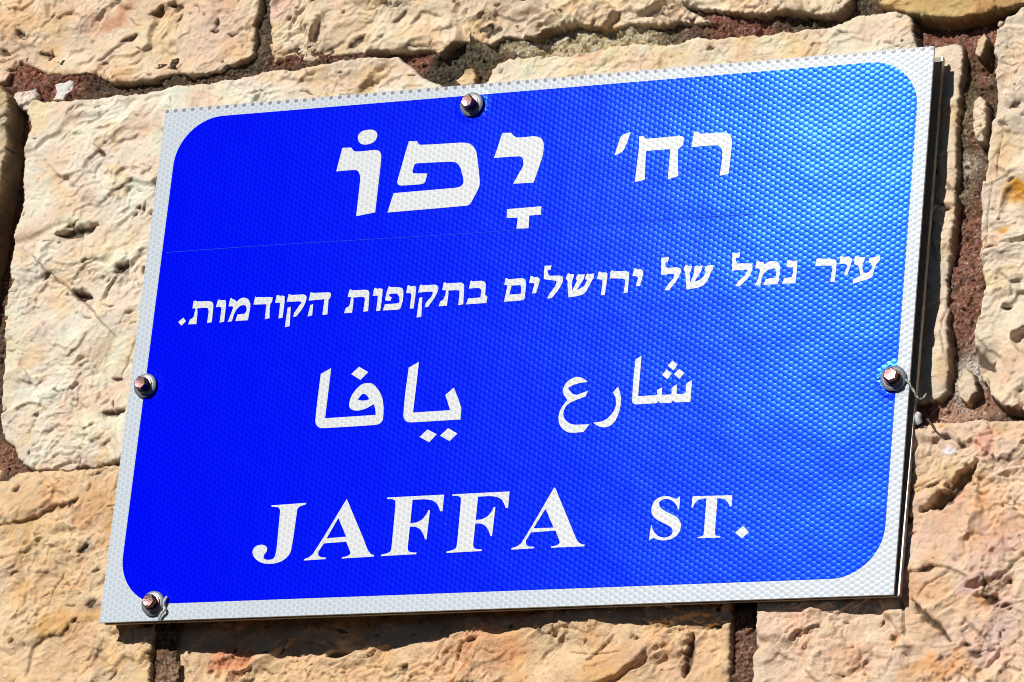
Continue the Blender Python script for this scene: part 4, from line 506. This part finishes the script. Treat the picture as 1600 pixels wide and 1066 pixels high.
# mortar bed: one rough sheet behind all the stones
def mortar_patch(name, x0, x1, z0, z1, step, detail, hole=None, label=None):
    X, Z = np.meshgrid(np.arange(x0, x1 + step * .5, step), np.arange(z0, z1 + step * .5, step))
    h = fbm(X, Z, 40, 4, 11) * 3.0 + fbm(X, Z, 10, 4, 12) * 1.9
    tint = np.tile(lin((112, 88, 68)), X.shape + (1,))
    wgt = np.zeros(X.shape)
    acc = np.zeros(X.shape + (3,))
    rockw = fbm(X, Z, 14, 4, 14)
    for mx, mz, rx, rz, colr, k in MORTAR:  # grey-brown entries under the upper left block include its painted shade
        u = (X - mx) / (rx * 1.1); q = (Z - mz) / (rz * 1.1)
        g = np.exp(-((u * u + q * q) * (1 + 0.5 * rockw)) * 1.6) ** 1.5 * k + 1e-9
        acc += (lin(colr) * 0.78 + lin(colr).mean() * np.array([1.1, 1.0, 0.85]) * 0.22)[None, None, :] * 1.25 * g[..., None]; wgt += g
    m = np.clip(wgt * 2.2, 0, 1)
    tint = tint * (1 - m[..., None]) + acc / (wgt[..., None] + 1e-8) * m[..., None]
    if detail:
        b1, v1 = grains(X, Z, 1.15, 21); b2, v2 = grains(X, Z, 2.6, 25)
        h += np.maximum(0.5 - b1, 0) * 0.9 * v1 + np.maximum(0.45 - b2, 0) * 2.4 * (v2 > 0.6) * v2
        h -= 1.3 * smooth(0.2, 0.7, fbm(X, Z, 5, 2, 23))
        s = (0.66 + 0.55 * v1)
        s = np.where((v2 > 0.93) & (b2 < 0.2), 1.7, s); s = np.where((v1 > 0.93), s * 1.6, s); s = np.where(v1 < 0.12, 0.35, s)
        tint = tint * s[..., None]
        gray = tint.mean(-1, keepdims=True); k = smooth(0.55, 0.95, v1)[..., None] * 0.55
        tint = tint * (1 - k) + gray * np.array([1.08, 1.0, 0.9]) * k
    Y = 23.5 - h + 4.0 * smooth(150, 190, X) * smooth(-70, -50, Z) + 3.0 * np.exp(-((Z - 205) / 12) ** 2) * smooth(-20, 10, X)
    mask = np.ones(X.shape, bool)
    if detail:                       # leave out the bed that lies deep behind a block
        cs = int(round(3.0 / step)); Xc = X[::cs, ::cs]; Zc = Z[::cs, ::cs]; hid = np.zeros(Xc.shape, bool)
        for dep, poly, base, amp in STONES.values():
            hid |= inside(Xc, Zc, poly) & (seg_dist(Xc, Zc, poly, True)[0] > 9)
        mask = ~np.repeat(np.repeat(hid, cs, 0), cs, 1)[:X.shape[0], :X.shape[1]]
    if hole: mask = ~((X > hole[0]) & (X < hole[1]) & (Z > hole[2]) & (Z < hole[3]))
    # nearer to the face where the joints are filled flush
    for cx, cz, rx, rz, a in ((-250, 222, 160, 30, 4.5), (60, 245, 260, 30, 3.5), (330, 245, 40, 18, 3), (305, 60, 10, 90, 2.0), (-395, 215, 40, 18, 4), (-380, -80, 40, 20, 4)):
        Y = Y - a * np.exp(-((X - cx) / rx) ** 2 - ((Z - cz) / rz) ** 2)
    return part_of_wall(name, grid_mesh(X, Y, Z, mask, np.clip(tint, 0.004, 0.8)), M_MORTAR, label)

mortar_patch('mortar', -440, 370, -260, 300, 0.5, True, None, 'reddish and grey sandy mortar in the joints between the blocks')
mortar_patch('mortar', -1000, 850, -660, 660, 6.0, False, (-434, 364, -254, 294))

# ------------------------------------------------------------------ the sign
sign = thing('street_sign', 'rectangular blue street sign reading JAFFA ST. with white border, screwed to the stone wall', 'street sign', (0, 0, -0.17766))
SIGN_OFF = Vector((0, 0, 0.17766))

def sign_part(name, me, mat, parent=None, label=None):
    o = add_obj(name, me, mat, parent or sign, label)
    if parent is None: o.location = SIGN_OFF
    return o

def plate_mesh(outline_front, y_front, thick):
    """convex outline [(x,z,y?)...] in metres, front faces -Y"""
    n = len(outline_front)
    v = [(p[0], y_front + (p[2] if len(p) > 2 else 0), p[1]) for p in outline_front]
    v += [(p[0], q[1] + thick, p[1]) for p, q in zip(outline_front, v)]
    f = [tuple(range(n)), tuple(range(2 * n - 1, n - 1, -1))]
    for i in range(n):
        j = (i + 1) % n
        f.append((i, i + n, j + n, j))
    return pymesh(v, f)

W2, H2 = 0.270, 0.17766
sign_part('border_sheet', plate_mesh([(-W2, -H2), (W2, -H2), (W2, H2), (-W2, H2)], 0.0, 0.0016), M_WHITE, None, 'white honeycomb reflective border sheet')
# the tilted back plate that shows past the right and lower edges
bp = [(-0.2685, -0.1775, 0.0045), (0.2722, -0.1777, 0.0034), (0.2712, 0.1752, 0.0120), (-0.2680, 0.1750, 0.0125)]
sign_part('back_plate', plate_mesh(bp, 0.0, 0.0022), M_BROWN, None, 'dull metal back plate showing past the right edge')
me = plate_mesh([(0.2716, -0.1770, 0.0032), (0.2725, -0.1770, 0.0032), (0.2716, 0.1755, 0.0116), (0.2708, 0.1755, 0.0116)], 0.0, 0.0040)
sign_part('edge_trim', me, M_ALU, None, 'bare metal edge along the right side')

def rounded(x0, x1, z0, z1, r, seg=18):
    pts = []
    for cx, cz, a0 in ((x1 - r, z0 + r, -90), (x1 - r, z1 - r, 0), (x0 + r, z1 - r, 90), (x0 + r, z0 + r, 180)):
        for i in range(seg + 1):
            a = math.radians(a0 + 90 * i / seg)
            pts.append((cx + r * math.cos(a), cz + r * math.sin(a)))
    return pts
bl = rounded(-0.2588, 0.2616, -0.1665, 0.1700, 0.033)
sign_part('blue_field', pymesh([(x, -0.00012, z) for x, z in bl], [tuple(range(len(bl)))]), M_BLUE, None, 'glossy blue honeycomb film with rounded corners')

def smooth_loop(pts, sub=4):
    n = len(pts); out = []
    for i in range(n):
        p0, p1, p2, p3 = pts[i - 1], pts[i], pts[(i + 1) % n], pts[(i + 2) % n]
        if not p1[2] and not p2[2]:
            out.append((p1[0], p1[1])); continue
        d = math.hypot(p2[0] - p1[0], p2[1] - p1[1])
        def tan(a, b, c, s):
            if not s: return None
            tx, tz = c[0] - a[0], c[1] - a[1]; l = math.hypot(tx, tz) + 1e-9
            return (tx / l, tz / l)
        t1 = tan(p0, p1, p2, p1[2]); t2 = tan(p1, p2, p3, p2[2])
        ch = ((p2[0] - p1[0]) / (d + 1e-9), (p2[1] - p1[1]) / (d + 1e-9))
        t1 = t1 or ch; t2 = t2 or ch
        for k in range(sub):
            t = k / sub; a = 2*t**3 - 3*t**2 + 1; b = t**3 - 2*t**2 + t; c = -2*t**3 + 3*t**2; e = t**3 - t**2
            out.append((a*p1[0] + b*t1[0]*d + c*p2[0] + e*t2[0]*d, a*p1[1] + b*t1[1]*d + c*p2[1] + e*t2[1]*d))
    return out

WORD_LABEL = ['large Hebrew word with vowel points', 'medium Hebrew abbreviation with an apostrophe mark', 'small Hebrew word ending in a full stop', 'small Hebrew word',
              'small Hebrew word', 'small Hebrew word', 'small Hebrew word', 'small Hebrew word', 'large Arabic word', 'smaller Arabic word', 'large serif word JAFFA', 'smaller serif letters ST.']
for wi, (kind, glyphs) in enumerate(WORDS):
    V = []; Fc = []
    for outer, holes in glyphs:
        loops = [smooth_loop(outer)] + [smooth_loop(h) for h in holes]
        flat = [p for l in loops for p in l]
        tris = tessellate_polygon([[Vector((p[0], p[1], 0)) for p in l] for l in loops])
        b = len(V)
        V += [(p[0] * .001, -0.00024, p[1] * .001) for p in flat]
        for t in tris:
            a, c, e = [flat[k] for k in t]
            ar = (c[0]-a[0])*(e[1]-a[1]) - (c[1]-a[1])*(e[0]-a[0])
            t = tuple(b + k for k in t)
            Fc.append(t if ar > 0 else t[::-1])
    sign_part(kind, pymesh(V, Fc), M_LETTER, None, WORD_LABEL[wi])

# faint raised seam of the film running across the sign
sv = []; sf = []
for i in range(41):
    t = i / 40; x = -0.2556 + 0.415 * t; z = 0.0752 - 0.0019 * t + 0.0004 * math.sin(t * 9)
    sv += [(x, -0.00020, z - 0.00022), (x, -0.00034, z), (x, -0.00020, z + 0.00022)]
for i in range(40):
    a = i * 3
    sf += [(a, a + 3, a + 4, a + 1), (a + 1, a + 4, a + 5, a + 2)]
M_SEAM = plain('blue_film_edge', (0.004, 0.05, 0.9), 0.5, spec=0.1)
sign_part('film_seam', pymesh(sv, sf, True), M_SEAM, None, 'thin pale seam line in the blue film')

# ------------------------------------------------------------------ screws
def lathe(profile, seg=40, close_end=True):
    """profile [(radius, y)] from back to front, axis along Y"""
    v = []; f = []
    for r, y in profile:
        for i in range(seg):
            a = 2 * math.pi * i / seg
            v.append((r * math.cos(a), y, r * math.sin(a)))
    for k in range(len(profile) - 1):
        for i in range(seg):
            j = (i + 1) % seg
            f.append((k*seg + i, k*seg + j, (k+1)*seg + j, (k+1)*seg + i))
    f.append(tuple((len(profile)-1)*seg + i for i in range(seg)))
    return v, f

def set_sharp(me, ang=35):
    me.polygons.foreach_set('use_smooth', [True] * len(me.polygons))
    try: me.set_sharp_from_angle(angle=math.radians(ang))
    except Exception: pass

mm = 0.001
def washer_mesh():
    v, f = lathe([(7.9*mm, -1.2*mm), (8.15*mm, -1.6*mm), (8.1*mm, -2.2*mm), (7.5*mm, -2.75*mm), (5.5*mm, -3.3*mm), (4.6*mm, -3.45*mm)], 48)
    me = pymesh(v, f); set_sharp(me); return me
def seal_mesh():
    v, f = lathe([(7.6*mm, 0.3*mm), (7.8*mm, -0.4*mm), (7.7*mm, -1.3*mm)], 48)
    me = pymesh(v, f); set_sharp(me); return me
def head_mesh():
    v, f = lathe([(5.5*mm, -3.3*mm), (5.6*mm, -3.7*mm), (5.3*mm, -4.15*mm), (4.4*mm, -4.35*mm)], 36)
    b = len(v)
    rings = [(4.75*mm, -4.2*mm), (4.75*mm, -8.6*mm), (4.45*mm, -9.1*mm)]
    for r, y in rings:
        for i in range(6):
            a = math.pi / 3 * i + 0.25
            v.append((r*math.cos(a), y, r*math.sin(a)))
    for k in range(2):
        for i in range(6):
            j = (i + 1) % 6
            f.append((b + k*6 + i, b + k*6 + j, b + (k+1)*6 + j, b + (k+1)*6 + i))
    b2 = len(v)                              # shallow dished and rounded top
    for r, y in ((3.9*mm, -9.35*mm), (3.2*mm, -9.30*mm), (1.6*mm, -9.15*mm)):
        for i in range(6):
            a = math.pi / 3 * i + 0.25
            v.append((r*math.cos(a), y, r*math.sin(a)))
    for i in range(6):
        j = (i + 1) % 6
        f.append((b + 12 + i, b + 12 + j, b2 + j, b2 + i))
        f.append((b2 + i, b2 + j, b2 + 6 + j, b2 + 6 + i)); f.append((b2 + 6 + i, b2 + 6 + j, b2 + 12 + j, b2 + 12 + i))
    f.append(tuple(b2 + 12 + i for i in range(6)))
    me = pymesh(v, f); set_sharp(me, 25); return me
def shank_mesh():
    v, f = lathe([(2.6*mm, 30*mm), (2.6*mm, -1*mm)], 20)
    me = pymesh(v, f); set_sharp(me); return me

screw0 = None
for i, (x, z, spin, tx, tz, lab) in enumerate([
        (-43.5, 162.8, 0.0, 0.05, -0.03, 'screw at the middle of the top edge'), (-257.6, -17.8, 0.5, 0.06, 0.02, 'screw halfway up the left border'),
        (260.1, -41.1, 0.9, -0.02, 0.05, 'screw halfway up the right border, golden head'), (-231.5, -166.6, 0.3, 0.04, 0.04, 'screw in the lower left corner')]):
    if screw0 is None:
        s = add_obj('screw', shank_mesh(), M_ZINC, sign, lab)
        kids = [add_obj('washer', washer_mesh(), M_ZINC, s), add_obj('rubber_seal', seal_mesh(), M_RUBBER, s), add_obj('hex_head', head_mesh(), M_HEAD, s)]
        screw0 = (s, kids)
    else:
        s = screw0[0].copy(); COL.objects.link(s); s.parent = sign; s['label'] = lab
        for kd in screw0[1]:
            c2 = kd.copy(); COL.objects.link(c2); c2.parent = s
    s.location = SIGN_OFF + Vector((x * mm, 0.0, z * mm))
    s.rotation_euler = (tx, spin, tz)

# ------------------------------------------------------------------ scraps caught on the sign and in the joint, plus a painted shadow curl
def tube(points, radii, seg=8, twist=0.0):
    v = []; f = []
    n = len(points)
    P = [Vector(p) for p in points]
    for i, p in enumerate(P):
        t = (P[min(i + 1, n - 1)] - P[max(i - 1, 0)]).normalized()
        a = t.cross(Vector((0.3, -1, 0.2))).normalized(); b = t.cross(a)
        for k in range(seg):
            an = 2 * math.pi * k / seg + twist * i
            rr = radii[i] * (1 + (0.35 * math.cos(2 * an - 2 * twist * i + twist * i) if twist else 0))
            v.append(tuple(p + (a * math.cos(an) + b * math.sin(an)) * rr))
    for i in range(n - 1):
        for k in range(seg):
            j = (k + 1) % seg
            f.append((i*seg + k, i*seg + j, (i+1)*seg + j, (i+1)*seg + k))
    f.append(tuple(range(seg - 1, -1, -1))); f.append(tuple((n-1)*seg + k for k in range(seg)))
    return pymesh(v, f, True)

def interp(pts, n):
    out = []
    m = len(pts) - 1
    for i in range(n):
        t = i / (n - 1) * m; k = min(int(t), m - 1); u = t - k
        p0, p1, p2, p3 = [Vector(pts[max(0, min(m, k + q))]) for q in (-1, 0, 1, 2)]
        out.append(0.5 * ((2*p1) + (-p0 + p2)*u + (2*p0 - 5*p1 + 4*p2 - p3)*u*u + (-p0 + 3*p1 - 3*p2 + p3)*u**3))
    return out

def scrap(name, label, cat, pts, r, mat, n=30, wob=0.0, twist=0.0):
    base = Vector(pts[0]) * mm
    P = [p * mm - base for p in interp(pts, n)]
    rr = [r * mm * (0.75 + 0.5 * abs(math.sin(i * 1.7 + wob))) if wob else r * mm * (1 - 0.35 * i / n) for i in range(n)]
    o = add_obj(name, tube(P, rr, 8, twist), mat)
    o.location = base
    o['label'] = label; o['category'] = cat
    return o
scrap('wire_scrap', 'short twisted grey wire sticking out beside the right screw', 'wire scrap',
      [(268.5, -2, -42.5), (271, -3, -45), (274, -2, -50), (276.5, -1, -54), (279, 0, -54.5), (281.3, 1, -51)], 0.85, M_WIRE, 40, 0.0, 0.9)
scrap('plastic_shaving', 'crumpled white shaving hanging under the lower left screw', 'shaving',
      [(-222.2, -1.5, -162.5), (-223.0, -2.5, -166), (-223.4, -1.2, -169), (-222, -2.6, -171.5), (-224.5, -2.2, -174.5), (-226, -2.0, -178)], 0.85, M_SWARF, 34, 0.6)
scrap('plastic_shaving', 'tiny white crumb with a thin curl on the ledge right of the sign', 'shaving',
      [(275.5, 6, -62), (275, 5, -64), (275.6, 5, -66.5), (276.3, 6, -68)], 1.9, M_SWARF, 16, 0.4)
scrap('shadow_curl', 'thin dark curl painting the shadow of a thread on the pinkish stone right of the sign', 'painted shadow',
      [(279.5, 10, -64), (283, 9.2, -68), (285.5, 9, -72), (289.5, 9, -75), (294, 9.2, -75.5)], 0.9, plain('dark_shadow_curl', (0.10, 0.06, 0.04), 0.8), 24)  # dark tube standing in for the cast shadow of a thread
